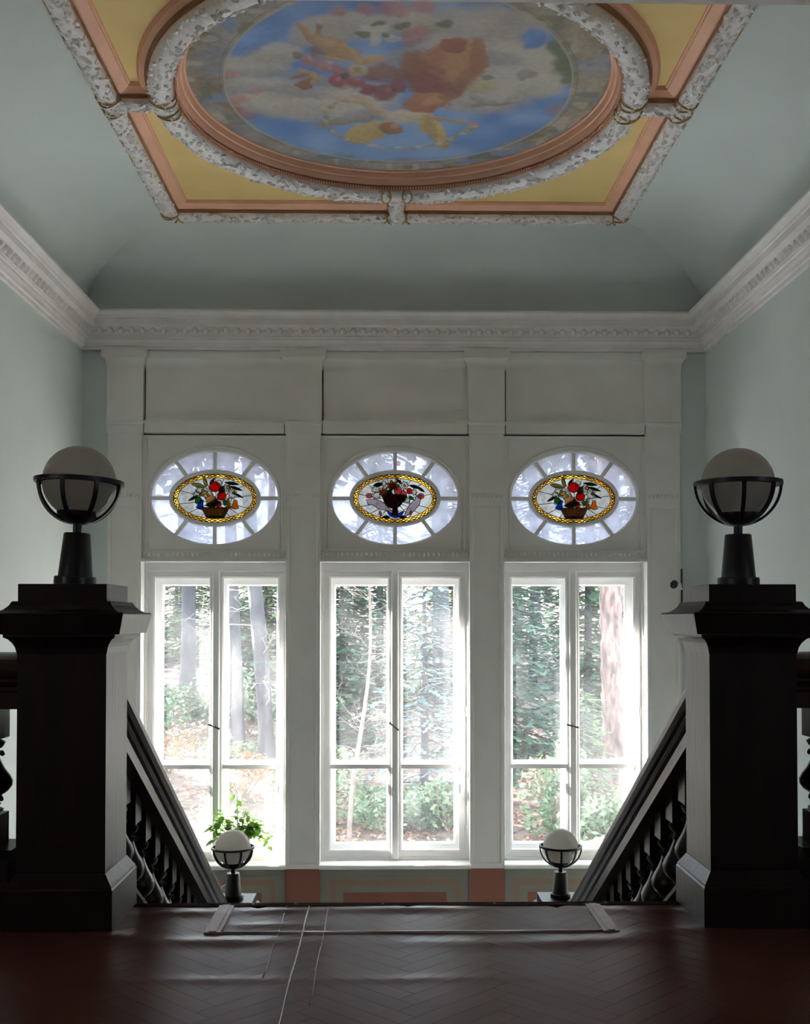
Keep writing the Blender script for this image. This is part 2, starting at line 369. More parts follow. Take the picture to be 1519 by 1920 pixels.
# ---------------------------------------------------------------- ceiling: cove, yellow panels, round painting, stucco garlands
HX, HY = 2.11, 2.24           # outer half size of the garland frame
BW = 0.14                     # width of the garland band
ZY = 4.88                     # yellow panels
R0, R1 = 1.58, 1.74           # ring band
ceil = tag(empty('ceiling'), kind='structure')
def cove():
    n = 14
    def rect(t):
        e = 1.0 - math.cos(t * PI / 2); z = 4.15 + (ZC - 4.15) * math.sin(t * PI / 2)
        x = W - (W - HX) * e; ya = YN + (CYC - HY - YN) * e; yb = YB + 0.03 - (YB + 0.03 - CYC - HY) * e
        return [(-x, ya, z), (x, ya, z), (x, yb, z), (-x, yb, z)]
    R = [rect(i / n) for i in range(n + 1)]
    for k in range(4):
        mb = MB(); mb.quadgrid([[r[k], r[(k + 1) % 4]] for r in R])
        mb.build('cove', 'mint_plaster', ceil, smooth=True)
    box('ceiling_back', 'hall_wall', ceil, -W - .3, W + .3, YN - .3, 11.5, 5.3, 5.5)
cove()
def sq_pt(a, hx, hy):
    c, s = math.cos(a), math.sin(a); k = min(hx / abs(c) if abs(c) > 1e-9 else 1e9, hy / abs(s) if abs(s) > 1e-9 else 1e9)
    return (c * k, s * k)
IX, IY = HX - BW, HY - BW
# yellow spandrels: one per corner
for q in range(4):
    ca = math.atan2(IY, IX); base = [q * PI / 2 + PI / 2 * k / 20 for k in range(21)]
    crn = [ca, PI - ca, PI + ca, 2 * PI - ca][q]
    ang = sorted(base + [crn])
    mb = MB(); mb.quadgrid([[(1.70 * math.cos(a), CYC + 1.70 * math.sin(a), ZY) for a in ang], [(x, CYC + y, ZY) for x, y in (sq_pt(a, IX, IY) for a in ang)]])
    mb.build('yellow_panel', 'yellow_paint', ceil)
def revolve(name, prof, m, n=144, parent=ceil, smooth=True, angle=35):
    mb = MB(); rows = [[(r * math.cos(2 * PI * k / n), CYC + r * math.sin(2 * PI * k / n), z) for k in range(n)] for r, z in prof]
    mb.quadgrid(rows, False, True); return mb.build(name, m, parent, smooth=smooth, angle=angle)
ring = revolve('ring_moulding', [(1.745, ZC + 0.03), (1.76, ZC + 0.035), (1.80, ZC + 0.05), (1.82, ZC + 0.085)], 'salmon_paint')
revolve('ring_band', [(1.745, ZC + 0.035), (1.74, ZC), (1.58, ZC), (1.57, ZC + 0.02)], 'salmon_paint')
revolve('ring_bead', [(1.572, ZC + 0.012), (1.560, ZC + 0.012), (1.552, ZC + 0.035), (1.560, ZC + 0.045)], 'brown_bead')
revolve('ring_cove', [(1.558, ZC + 0.04), (1.545, ZC + 0.042), (1.53, ZC + 0.065), (1.528, ZC + 0.085), (1.515, ZC + 0.088), (1.505, ZC + 0.115), (1.503, ZC + 0.13), (1.49, ZC + 0.135), (1.485, ZC + 0.155)], 'salmon_paint')
revolve('ring_outer_bead', [(1.742, ZC + 0.01), (1.756, ZC + 0.012), (1.764, ZC + 0.034), (1.75, ZC + 0.04)], 'brown_bead')
bd = MB()
for k in range(420):
    a = 2 * PI * k / 420; bd.box(1.553 * math.cos(a) - .006, 1.553 * math.cos(a) + .006, CYC + 1.553 * math.sin(a) - .006, CYC + 1.553 * math.sin(a) + .006, ZC + 0.012, ZC + 0.026)
tag(bd.build('bead_row', 'salmon_paint', ceil), kind='stuff')
# rectangular frame: band and salmon inner moulding in four mitred lengths
def frame_run(name, prof, m, parent=ceil):
    """prof (inset from outer edge, z)"""
    for k in range(4):
        rows = []
        for d, z in prof:
            c = [(-HX + d, CYC - HY + d, z), (HX - d, CYC - HY + d, z), (HX - d, CYC + HY - d, z), (-HX + d, CYC + HY - d, z)]
            rows.append([c[k], c[(k + 1) % 4]])
        MB_ = MB(); MB_.quadgrid(rows); MB_.build(name, m, parent)
frame_run('frame_band', [(0, ZC + 0.01), (0, ZC), (BW, ZC)], 'salmon_paint')
frame_run('frame_bead', [(BW - 0.004, ZC), (BW + 0.006, ZC + 0.004), (BW + 0.014, ZC + 0.022), (BW + 0.008, ZC + 0.03)], 'brown_bead')
frame_run('frame_moulding', [(BW + 0.008, ZC + 0.026), (BW + 0.025, ZC + 0.028), (BW + 0.085, ZC + 0.055), (BW + 0.09, ZC + 0.066), (BW + 0.10, ZC + 0.068), (BW + 0.104, ZC + 0.082)], 'salmon_paint')
frame_run('frame_outer_line', [(-0.012, ZC + 0.004), (-0.008, ZC - 0.012), (0.004, ZC - 0.012), (0.006, ZC)], 'gilt')
# garlands of stucco leaves
def garland(name, path, closed, half, parent, seed, tie=False):
    """path: list of (x,y); half-round body with overlapping leaves, hanging below ZC"""
    rnd = random.Random(seed); P = [Vector((x, y, 0)) for x, y in path]; n = len(P); mb = MB(); rows = []
    T = []
    for i in range(n):
        a, b = (P[(i - 1) % n], P[(i + 1) % n]) if closed else (P[max(i - 1, 0)], P[min(i + 1, n - 1)])
        T.append((b - a).normalized())
    for p, t in zip(P, T):
        s = Vector((-t.y, t.x, 0))
        rows.append([p + s * (half * math.cos(PI * k / 8)) + Vector((0, 0, ZC - 0.75 * half * math.sin(PI * k / 8))) for k in range(9)])
    mb.quadgrid(rows, closed, False)
    body = mb.build(name, 'white_stucco', parent, smooth=True)
    lf = MB(); acc = 0.0; m = n if closed else n - 1
    for i in range(m):
        p, q = P[i], P[(i + 1) % n]; L = (q - p).length; cnt = max(1, int(round(L / 0.0135)))
        for c in range(cnt):
            f = (c + rnd.random()) / cnt; ctr = p.lerp(q, f); t = T[i].lerp(T[(i + 1) % n], f).normalized(); s = Vector((-t.y, t.x, 0))
            th = PI * (0.06 + 0.88 * rnd.random()); nr = s * math.cos(th) + Vector((0, 0, -math.sin(th) * 0.85)); nr.normalize()
            base = ctr + s * (half * math.cos(th)) + Vector((0, 0, ZC - 0.75 * half * math.sin(th)))
            side = s * (-math.sin(th)) + Vector((0, 0, -math.cos(th)))
            dr = (t * (1.0 if not tie else 1) + side * rnd.uniform(-0.9, 0.9)).normalized(); cr = dr.cross(nr).normalized()
            ln = rnd.uniform(0.035, 0.062); wd = ln * rnd.uniform(0.30, 0.45); lift = rnd.uniform(0.012, 0.024)
            o = len(lf.v)
            lf.v += [tuple(base - dr * ln * 0.5 + nr * 0.002), tuple(base + cr * wd - nr * 0.003), tuple(base + dr * ln * 0.55 + nr * lift * 0.6), tuple(base - cr * wd - nr * 0.003), tuple(base + nr * lift), tuple(base + dr * ln * 0.5 - nr * 0.008)]
            lf.f += [(o, o + 1, o + 4), (o + 1, o + 2, o + 4), (o + 2, o + 3, o + 4), (o + 3, o, o + 4), (o + 1, o + 5, o + 2), (o + 2, o + 5, o + 3)]
    tag(lf.build('stucco_leaves', 'white_stucco', body), kind='stuff')
    return body
def line(a, b, n): return [(a[0] + (b[0] - a[0]) * k / n, a[1] + (b[1] - a[1]) * k / n) for k in range(n + 1)]
rm = (R0 + R1) / 2
for q in range(4):
    garland('ring_garland', [(rm * math.cos(a), CYC + rm * math.sin(a)) for a in [q * PI / 2 + PI / 2 * k / 36 for k in range(37)]], False, 0.082, ceil, 10 + q)
cx_, cy_ = HX - BW / 2, HY - BW / 2
cs = [(-cx_, CYC - cy_), (cx_, CYC - cy_), (cx_, CYC + cy_), (-cx_, CYC + cy_)]
for k in range(4): garland('frame_garland', line(cs[k], cs[(k + 1) % 4], 30), False, 0.068, ceil, 20 + k)
ties = [((R1, CYC), (IX, CYC)), ((-R1, CYC), (-IX, CYC)), ((0, CYC + R1), (0, CYC + IY)), ((0, CYC - R1), (0, CYC - IY))]
for k, (a, b) in enumerate(ties):
    garland('tie_garland', line(a, b, 6), False, 0.062, ceil, 40 + k, True)
    d = Vector((b[0] - a[0], b[1] - a[1], 0)).normalized(); s = Vector((-d.y, d.x, 0)); pa = Vector((a[0], a[1], 0)) - d * 0.02; pb = Vector((b[0], b[1], 0)) + d * 0.02
    for nm, prof, m in (('tie_band', [(-0.07, ZC + 0.03), (-0.07, ZC), (0.07, ZC), (0.07, ZC + 0.03)], 'salmon_paint'),):
        mb = MB(); mb.quadgrid([[pa + s * u + Vector((0, 0, z)), pb + s * u + Vector((0, 0, z))] for u, z in prof]); mb.build(nm, m, ceil)
    for sg in (-1, 1):
        for nm, prof, m in (('tie_bead', [(0.068, ZC), (0.078, ZC + 0.006), (0.084, ZC + 0.024), (0.078, ZC + 0.03)], 'brown_bead'), ('tie_moulding', [(0.078, ZC + 0.026), (0.092, ZC + 0.028), (0.145, ZC + 0.055), (0.155, ZC + 0.068), (0.16, ZC + 0.082)], 'salmon_paint')):
            mb = MB(); mb.quadgrid([[pa + s * sg * u + Vector((0, 0, z)), pb + s * sg * u + Vector((0, 0, z))] for u, z in prof]); mb.build(nm, m, ceil)
# gilt ribbons binding the garlands
def ribbon(x, y, ang, half):
    d = Vector((math.cos(ang), math.sin(ang), 0)); s = Vector((-d.y, d.x, 0)); mb = MB()
    for o in (-0.020, 0.020):
        mb.tube([Vector((x, y, ZC + 0.005)) + d * (o * (1 + math.sin(t * 2))) + s * (half * math.cos(t)) + Vector((0, 0, -0.80 * half * math.sin(t))) for t in [PI * k / 12 for k in range(13)]], 0.0065, 6)
    mb.build('gilt_ribbon', 'gilt', ceil, smooth=True)
for k in range(4):
    a = k * PI / 2
    for o in (-0.055, 0.055): ribbon(rm * math.cos(a + o), CYC + rm * math.sin(a + o), a + PI / 2 + o, 0.094)
    hx_, hy_ = [(cx_, 0), (0, cy_), (-cx_, 0), (0, -cy_)][k]
    for o in (-0.085, 0.085): ribbon(hx_ + (o if hx_ == 0 else 0), CYC + hy_ + (o if hy_ == 0 else 0), 0 if hx_ == 0 else PI / 2, 0.082)
    sx, sy = [(-1, -1), (1, -1), (1, 1), (-1, 1)][k]
    ribbon(sx * (cx_ - 0.07), CYC + sy * cy_, 0, 0.082); ribbon(sx * cx_, CYC + sy * (cy_ - 0.07), PI / 2, 0.082)
    MB().lathe([(0.0, -0.058), (0.04, -0.05), (0.068, -0.02), (0.07, 0.0)], 16, (sx * cx_, CYC + sy * cy_, ZC)).build('corner_boss', 'white_stucco', ceil, smooth=True)

# the painted round: colours worked out per vertex from soft brush shapes (centre and two half axes, in metres from the centre)
BRUSH = [
(-1.019,-0.276,0.300,-0.086,-0.010,0.187,(0.60,0.54,0.46),0.45,0.92),
(-1.149,-0.126,0.149,-0.002,-0.021,0.151,(0.54,0.48,0.42),0.45,0.92),
(-0.822,-0.422,0.179,-0.003,-0.015,0.154,(0.60,0.54,0.46),0.45,0.92),
(-0.519,-0.696,0.208,-0.071,0.006,0.179,(0.54,0.48,0.42),0.45,0.92),
(-0.308,-0.796,0.239,-0.004,-0.005,0.164,(0.60,0.54,0.46),0.45,0.92),
(-0.958,0.169,0.361,0.048,-0.042,0.294,(0.54,0.48,0.42),0.45,0.92),
(-0.661,0.347,0.357,-0.006,-0.016,0.222,(0.60,0.54,0.46),0.45,0.92),
(-1.159,0.230,0.156,-0.003,-0.028,0.207,(0.54,0.48,0.42),0.45,0.92),
(-0.340,0.216,0.351,-0.006,-0.008,0.248,(0.60,0.54,0.46),0.45,0.92),
(0.518,-0.714,0.420,0.101,0.003,0.290,(0.54,0.48,0.42),0.45,0.92),
(0.781,-0.233,0.332,-0.006,0.038,0.333,(0.60,0.54,0.46),0.45,0.92),
(0.366,-0.371,0.326,-0.005,0.017,0.285,(0.54,0.48,0.42),0.45,0.92),
(0.992,-0.310,0.183,-0.003,0.036,0.254,(0.60,0.54,0.46),0.45,0.92),
(0.596,0.200,0.351,-0.006,0.020,0.231,(0.54,0.48,0.42),0.45,0.92),
(0.997,-0.008,0.190,-0.003,0.027,0.196,(0.60,0.54,0.46),0.45,0.92),
(0.715,-0.813,0.244,0.088,-0.000,0.173,(0.54,0.48,0.42),0.45,0.92),
(0.032,-0.833,0.204,-0.003,0.003,0.150,(0.60,0.54,0.46),0.45,0.92),
(-0.958,-0.167,0.260,-0.004,-0.008,0.067,(0.38,0.36,0.37),0.70,0.70),
(-1.061,0.066,0.233,-0.037,-0.006,0.063,(0.38,0.36,0.37),0.70,0.70),
(-0.484,-0.022,0.261,0.043,-0.009,0.093,(0.38,0.36,0.37),0.70,0.70),
(-0.105,-0.291,0.183,-0.003,-0.000,0.116,(0.38,0.36,0.37),0.70,0.70),
(0.040,-0.401,0.213,-0.062,0.009,0.098,(0.38,0.36,0.37),0.70,0.70),
(0.656,-0.376,0.220,0.034,0.005,0.099,(0.38,0.36,0.37),0.70,0.70),
(-0.722,0.116,0.228,0.030,-0.009,0.080,(0.38,0.36,0.37),0.70,0.70),
(0.885,-0.641,0.067,-0.068,0.039,0.102,(0.17,0.33,0.72),0.40,1.00),
(-0.943,-0.611,0.173,-0.159,0.017,0.105,(0.19,0.36,0.76),0.50,0.80),
(-0.206,-0.766,0.053,-0.001,-0.001,0.058,(0.66,0.62,0.52),0.60,0.80),
(-0.156,-0.689,0.054,-0.001,-0.001,0.059,(0.66,0.62,0.52),0.60,0.80),
(-0.097,-0.736,0.050,-0.001,-0.000,0.054,(0.66,0.62,0.52),0.60,0.80),
(-0.052,-0.639,0.050,-0.001,0.000,0.056,(0.66,0.62,0.52),0.60,0.80),
(-0.174,-0.603,0.046,-0.001,-0.001,0.051,(0.66,0.62,0.52),0.60,0.80),
(-0.018,-0.769,0.037,-0.001,0.000,0.040,(0.17,0.22,0.10),0.60,0.80),
(-0.121,-0.799,0.041,-0.001,-0.000,0.044,(0.17,0.22,0.10),0.60,0.80),
(-0.242,-0.688,0.037,-0.001,-0.001,0.041,(0.17,0.22,0.10),0.60,0.80),
(-0.076,-0.678,0.033,-0.001,0.000,0.037,(0.17,0.22,0.10),0.60,0.80),
(0.033,-0.802,0.037,-0.001,0.001,0.040,(0.17,0.22,0.10),0.60,0.80),
(0.076,-0.706,0.062,-0.001,0.002,0.068,(0.60,0.28,0.26),0.60,0.80),
(0.123,-0.628,0.059,-0.001,0.002,0.065,(0.60,0.28,0.26),0.60,0.80),
(0.054,-0.587,0.059,-0.001,0.001,0.066,(0.60,0.28,0.26),0.60,0.80),
(0.154,-0.740,0.050,-0.001,0.002,0.054,(0.60,0.28,0.26),0.60,0.80),
(-0.037,-0.991,0.088,-0.001,0.001,0.092,(0.60,0.28,0.26),0.60,0.80),
(0.129,-1.006,0.079,-0.001,0.003,0.083,(0.60,0.28,0.26),0.60,0.80),
(-0.203,-0.976,0.064,-0.001,-0.001,0.067,(0.60,0.28,0.26),0.60,0.80),
(-0.370,-0.949,0.056,-0.001,-0.002,0.059,(0.60,0.28,0.26),0.60,0.80),
(0.271,-0.825,0.049,-0.001,0.003,0.053,(0.17,0.22,0.10),0.60,0.80),
(0.212,-0.773,0.041,-0.001,0.002,0.045,(0.50,0.45,0.25),0.60,0.80),
(-0.613,-0.341,0.058,-0.001,-0.005,0.071,(0.60,0.28,0.26),0.50,0.90),
(-0.520,-0.255,0.059,-0.001,-0.004,0.073,(0.60,0.28,0.26),0.50,0.90),
(-0.437,-0.213,0.055,-0.001,-0.003,0.069,(0.50,0.20,0.20),0.50,0.90),
(-0.699,-0.389,0.043,-0.001,-0.004,0.053,(0.30,0.28,0.20),0.50,0.90),
(-0.533,-0.462,0.064,-0.001,-0.005,0.077,(0.30,0.18,0.22),0.50,0.90),
(-0.319,-0.444,0.050,-0.001,-0.002,0.060,(0.38,0.14,0.18),0.50,0.90),
(-0.425,-0.062,0.075,-0.001,-0.004,0.096,(0.45,0.09,0.09),0.50,0.90),
(-0.301,-0.048,0.068,-0.001,-0.002,0.086,(0.45,0.09,0.09),0.50,0.90),
(-0.220,0.060,0.061,-0.001,-0.001,0.079,(0.35,0.07,0.10),0.50,0.90),
(-0.106,0.106,0.092,-0.002,-0.000,0.120,(0.30,0.08,0.10),0.50,0.90),
(-0.010,0.009,0.076,-0.001,0.001,0.097,(0.30,0.08,0.10),0.50,0.90),
(-0.180,-0.142,0.075,-0.001,-0.001,0.094,(0.32,0.12,0.14),0.50,0.90),
(-0.366,-0.139,0.045,-0.001,-0.002,0.056,(0.20,0.12,0.12),0.50,0.90),
(-0.105,-0.181,0.111,-0.002,-0.000,0.139,(0.35,0.16,0.12),0.50,0.90),
(0.025,-0.146,0.075,-0.001,0.001,0.094,(0.33,0.15,0.12),0.50,0.90),
(-0.477,-0.300,0.022,-0.000,-0.001,0.026,(0.66,0.42,0.40),0.60,0.90),
(-0.593,-0.369,0.022,-0.000,-0.002,0.026,(0.68,0.42,0.38),0.60,0.90),
(-0.405,-0.093,0.023,-0.000,-0.001,0.028,(0.60,0.20,0.20),0.60,0.90),
(-0.274,-0.080,0.023,-0.000,-0.001,0.028,(0.60,0.18,0.18),0.60,0.90),
(-0.086,0.074,0.027,-0.000,0.000,0.034,(0.45,0.16,0.18),0.60,0.90),
(-0.503,-0.226,0.018,-0.000,-0.001,0.022,(0.62,0.30,0.30),0.60,0.90),
(-0.599,-0.682,0.068,0.111,-0.015,0.031,(0.55,0.33,0.17),0.35,1.00),
(-0.519,-0.683,0.025,0.101,-0.019,0.020,(0.40,0.19,0.10),0.50,0.80),
(-0.451,-0.532,0.125,0.132,-0.033,0.103,(0.55,0.33,0.17),0.30,1.00),
(-0.484,-0.578,0.064,0.068,-0.018,0.054,(0.62,0.40,0.22),0.60,0.90),
(-0.355,-0.444,0.092,0.065,-0.019,0.085,(0.55,0.33,0.17),0.35,1.00),
(-0.195,-0.362,0.108,-0.032,0.002,0.042,(0.56,0.36,0.18),0.40,1.00),
(-0.466,-0.372,0.097,0.040,-0.006,0.035,(0.55,0.33,0.17),0.50,0.90),
(-0.290,-0.215,0.078,-0.001,-0.002,0.081,(0.56,0.42,0.26),0.30,1.00),
(-0.296,-0.230,0.037,-0.001,-0.001,0.037,(0.38,0.22,0.12),0.60,0.60),
(-0.620,-0.135,0.078,0.067,-0.015,0.056,(0.58,0.38,0.20),0.35,1.00),
(-0.702,-0.133,0.076,-0.027,0.000,0.030,(0.40,0.19,0.10),0.50,0.80),
(-0.663,-0.004,0.088,-0.020,-0.002,0.078,(0.40,0.19,0.10),0.25,1.00),
(-0.605,-0.012,0.030,-0.001,-0.003,0.039,(0.60,0.38,0.25),0.50,0.90),
(0.322,-0.188,0.203,-0.313,0.128,0.317,(0.48,0.20,0.11),0.18,1.00),
(0.435,-0.315,0.140,0.045,-0.006,0.300,(0.58,0.31,0.13),0.35,0.90),
(0.526,-0.409,0.058,0.009,0.009,0.239,(0.48,0.20,0.11),0.35,0.90),
(0.355,-0.552,0.085,-0.001,0.005,0.088,(0.42,0.15,0.10),0.25,1.00),
(0.177,-0.072,0.122,0.137,-0.050,0.201,(0.28,0.09,0.08),0.50,0.85),
(0.216,0.265,0.185,-0.059,0.017,0.166,(0.48,0.20,0.11),0.25,1.00),
(0.284,0.206,0.106,-0.087,0.017,0.077,(0.58,0.31,0.13),0.50,0.80),
(0.096,-0.295,0.059,-0.104,0.060,0.133,(0.42,0.18,0.10),0.40,0.90),
(0.334,0.043,0.064,0.101,-0.034,0.098,(0.28,0.09,0.08),0.60,0.70),
(0.460,-0.077,0.035,0.038,-0.048,0.228,(0.36,0.14,0.08),0.60,0.70),
(-0.391,0.553,0.252,-0.101,0.003,0.071,(0.36,0.30,0.22),0.45,0.95),
(-0.287,0.445,0.178,-0.098,0.007,0.076,(0.38,0.36,0.37),0.50,0.90),
(-0.185,0.339,0.179,0.205,-0.018,0.068,(0.58,0.42,0.30),0.35,1.00),
(-0.379,0.225,0.084,0.024,-0.005,0.049,(0.60,0.42,0.28),0.40,1.00),
(0.095,0.491,0.194,0.034,-0.002,0.106,(0.60,0.50,0.38),0.40,1.00),
(-0.232,0.752,0.194,-0.128,0.019,0.172,(0.58,0.42,0.16),0.20,1.00),
(-0.045,0.674,0.111,0.020,-0.004,0.111,(0.40,0.19,0.10),0.25,1.00),
(-0.017,0.637,0.049,-0.001,0.000,0.055,(0.58,0.34,0.20),0.50,0.90),
(0.246,0.614,0.064,0.153,-0.052,0.106,(0.58,0.42,0.16),0.30,1.00),
(0.339,0.837,0.061,-0.054,0.045,0.216,(0.58,0.42,0.16),0.30,1.00),
(0.256,0.669,0.040,-0.017,0.024,0.200,(0.42,0.28,0.10),0.50,0.70),
(0.401,0.539,0.188,0.040,0.000,0.036,(0.55,0.36,0.20),0.40,1.00),
(0.583,0.627,0.033,-0.001,0.004,0.055,(0.55,0.30,0.18),0.40,1.00),
(-0.426,0.226,0.023,-0.000,-0.001,0.027,(0.58,0.50,0.36),0.50,0.90),
(-0.459,0.274,0.024,-0.000,-0.001,0.027,(0.50,0.36,0.26),0.50,0.90),
(-0.493,0.323,0.024,-0.000,-0.001,0.027,(0.36,0.36,0.22),0.50,0.90),
(-0.526,0.373,0.024,-0.000,-0.001,0.027,(0.58,0.50,0.36),0.50,0.90),
(-0.541,0.438,0.024,-0.000,-0.002,0.028,(0.50,0.36,0.26),0.50,0.90),
(-0.547,0.510,0.024,-0.000,-0.002,0.028,(0.36,0.36,0.22),0.50,0.90),
(-0.554,0.583,0.024,-0.000,-0.002,0.029,(0.58,0.50,0.36),0.50,0.90),
(-0.550,0.650,0.025,-0.000,-0.002,0.029,(0.50,0.36,0.26),0.50,0.90),
(-0.531,0.705,0.025,-0.000,-0.002,0.030,(0.36,0.36,0.22),0.50,0.90),
(-0.511,0.762,0.025,-0.000,-0.001,0.030,(0.58,0.50,0.36),0.50,0.90),
(-0.488,0.817,0.025,-0.000,-0.001,0.031,(0.50,0.36,0.26),0.50,0.90),
(-0.439,0.857,0.025,-0.000,-0.001,0.031,(0.36,0.36,0.22),0.50,0.90),
(-0.389,0.897,0.025,-0.000,-0.001,0.031,(0.58,0.50,0.36),0.50,0.90),
(-0.339,0.938,0.026,-0.000,-0.001,0.031,(0.50,0.36,0.26),0.50,0.90),
(-0.276,0.969,0.026,-0.000,-0.001,0.032,(0.36,0.36,0.22),0.50,0.90),
(-0.209,0.998,0.026,-0.000,-0.000,0.032,(0.58,0.50,0.36),0.50,0.90),
(-0.142,1.027,0.026,-0.000,-0.000,0.032,(0.50,0.36,0.26),0.50,0.90),
(-0.072,1.043,0.026,-0.000,0.000,0.032,(0.36,0.36,0.22),0.50,0.90),
(-0.000,1.044,0.026,-0.000,0.000,0.032,(0.58,0.50,0.36),0.50,0.90),
(0.071,1.046,0.026,-0.000,0.001,0.032,(0.50,0.36,0.26),0.50,0.90),
(0.139,1.043,0.026,-0.000,0.001,0.032,(0.36,0.36,0.22),0.50,0.90),
(0.186,1.021,0.026,-0.000,0.001,0.032,(0.58,0.50,0.36),0.50,0.90),
(0.234,0.999,0.026,-0.000,0.001,0.032,(0.50,0.36,0.26),0.50,0.90),
(0.281,0.977,0.026,-0.000,0.001,0.032,(0.36,0.36,0.22),0.50,0.90),
(0.319,0.953,0.026,-0.000,0.001,0.032,(0.58,0.50,0.36),0.50,0.90),
(0.357,0.928,0.026,-0.000,0.002,0.031,(0.50,0.36,0.26),0.50,0.90),
(0.394,0.904,0.025,-0.000,0.002,0.031,(0.36,0.36,0.22),0.50,0.90),
(0.426,0.873,0.025,-0.000,0.002,0.031,(0.58,0.50,0.36),0.50,0.90),
(0.455,0.837,0.025,-0.000,0.002,0.031,(0.50,0.36,0.26),0.50,0.90),
(0.483,0.802,0.025,-0.000,0.002,0.031,(0.36,0.36,0.22),0.50,0.90),
(0.510,0.765,0.025,-0.000,0.002,0.030,(0.58,0.50,0.36),0.50,0.90),
(0.535,0.725,0.025,-0.000,0.002,0.030,(0.50,0.36,0.26),0.50,0.90),
(0.560,0.685,0.025,-0.000,0.002,0.030,(0.36,0.36,0.22),0.50,0.90),
(0.585,0.645,0.025,-0.000,0.002,0.029,(0.58,0.50,0.36),0.50,0.90),
(0.700,0.265,0.178,-0.030,0.008,0.059,(0.36,0.30,0.22),0.40,0.95),
(0.616,0.200,0.094,0.060,-0.004,0.055,(0.38,0.36,0.37),0.40,0.90),
(0.806,0.156,0.081,-0.091,0.020,0.059,(0.50,0.45,0.40),0.40,0.90),
(0.598,-0.001,0.109,-0.043,0.016,0.093,(0.55,0.46,0.25),0.70,0.80),
(0.883,-0.160,0.054,-0.032,0.017,0.065,(0.34,0.30,0.26),0.50,0.80),
(0.625,-0.118,0.052,-0.001,0.004,0.038,(0.17,0.22,0.10),0.60,0.70),
(1.045,-0.557,0.062,-0.001,0.014,0.087,(0.17,0.22,0.10),0.70,0.85),
(1.123,-0.454,0.079,-0.001,0.018,0.112,(0.17,0.22,0.10),0.70,0.85),
(1.209,-0.328,0.080,-0.001,0.020,0.115,(0.17,0.22,0.10),0.70,0.85),
(1.104,-0.297,0.073,-0.001,0.017,0.105,(0.17,0.22,0.10),0.70,0.85),
(1.218,-0.166,0.074,-0.001,0.018,0.108,(0.17,0.22,0.10),0.70,0.85),
(1.241,-0.456,0.079,-0.001,0.020,0.112,(0.17,0.22,0.10),0.70,0.85),
(1.294,-0.013,0.059,-0.001,0.015,0.088,(0.17,0.22,0.10),0.70,0.85),
(1.175,-0.089,0.041,-0.001,0.010,0.061,(0.22,0.24,0.14),0.70,0.85),
(1.279,0.189,0.043,-0.001,0.011,0.066,(0.22,0.24,0.14),0.70,0.85),
(-1.186,-0.125,0.063,-0.001,-0.008,0.058,(0.60,0.28,0.26),0.80,0.75),
(-1.179,0.230,0.075,-0.001,-0.010,0.073,(0.60,0.28,0.26),0.80,0.75),
(-1.222,0.399,0.067,-0.001,-0.009,0.066,(0.45,0.09,0.09),0.80,0.75),
(-1.145,0.485,0.068,-0.001,-0.009,0.068,(0.50,0.20,0.20),0.80,0.75),
(-1.026,0.089,0.046,-0.001,-0.005,0.044,(0.60,0.28,0.26),0.80,0.75),
(1.208,0.359,0.115,-0.002,0.018,0.113,(0.36,0.26,0.32),0.80,0.75),
(1.078,0.883,0.132,-0.002,0.019,0.139,(0.34,0.25,0.32),0.80,0.75),
(0.924,1.014,0.103,-0.002,0.013,0.110,(0.34,0.30,0.30),0.80,0.75),
(1.299,0.670,0.089,-0.001,0.015,0.092,(0.36,0.30,0.22),0.80,0.75),
(-0.462,1.296,0.138,-0.002,-0.006,0.152,(0.18,0.26,0.26),0.80,0.75),
(-0.808,1.196,0.115,-0.002,-0.010,0.126,(0.20,0.28,0.28),0.80,0.75),
(-1.046,0.978,0.102,-0.002,-0.012,0.109,(0.22,0.26,0.20),0.80,0.75),
(0.474,1.409,0.129,-0.002,0.009,0.144,(0.20,0.26,0.24),0.80,0.75),
(-1.334,0.622,0.069,-0.001,-0.010,0.070,(0.45,0.18,0.14),0.80,0.75),
(0.071,1.416,0.140,-0.002,0.003,0.156,(0.30,0.25,0.13),0.80,0.75),
(1.322,0.444,0.116,-0.002,0.020,0.116,(0.45,0.34,0.18),0.80,0.75),
(1.325,0.230,0.085,-0.001,0.014,0.082,(0.36,0.26,0.16),0.80,0.75),
]
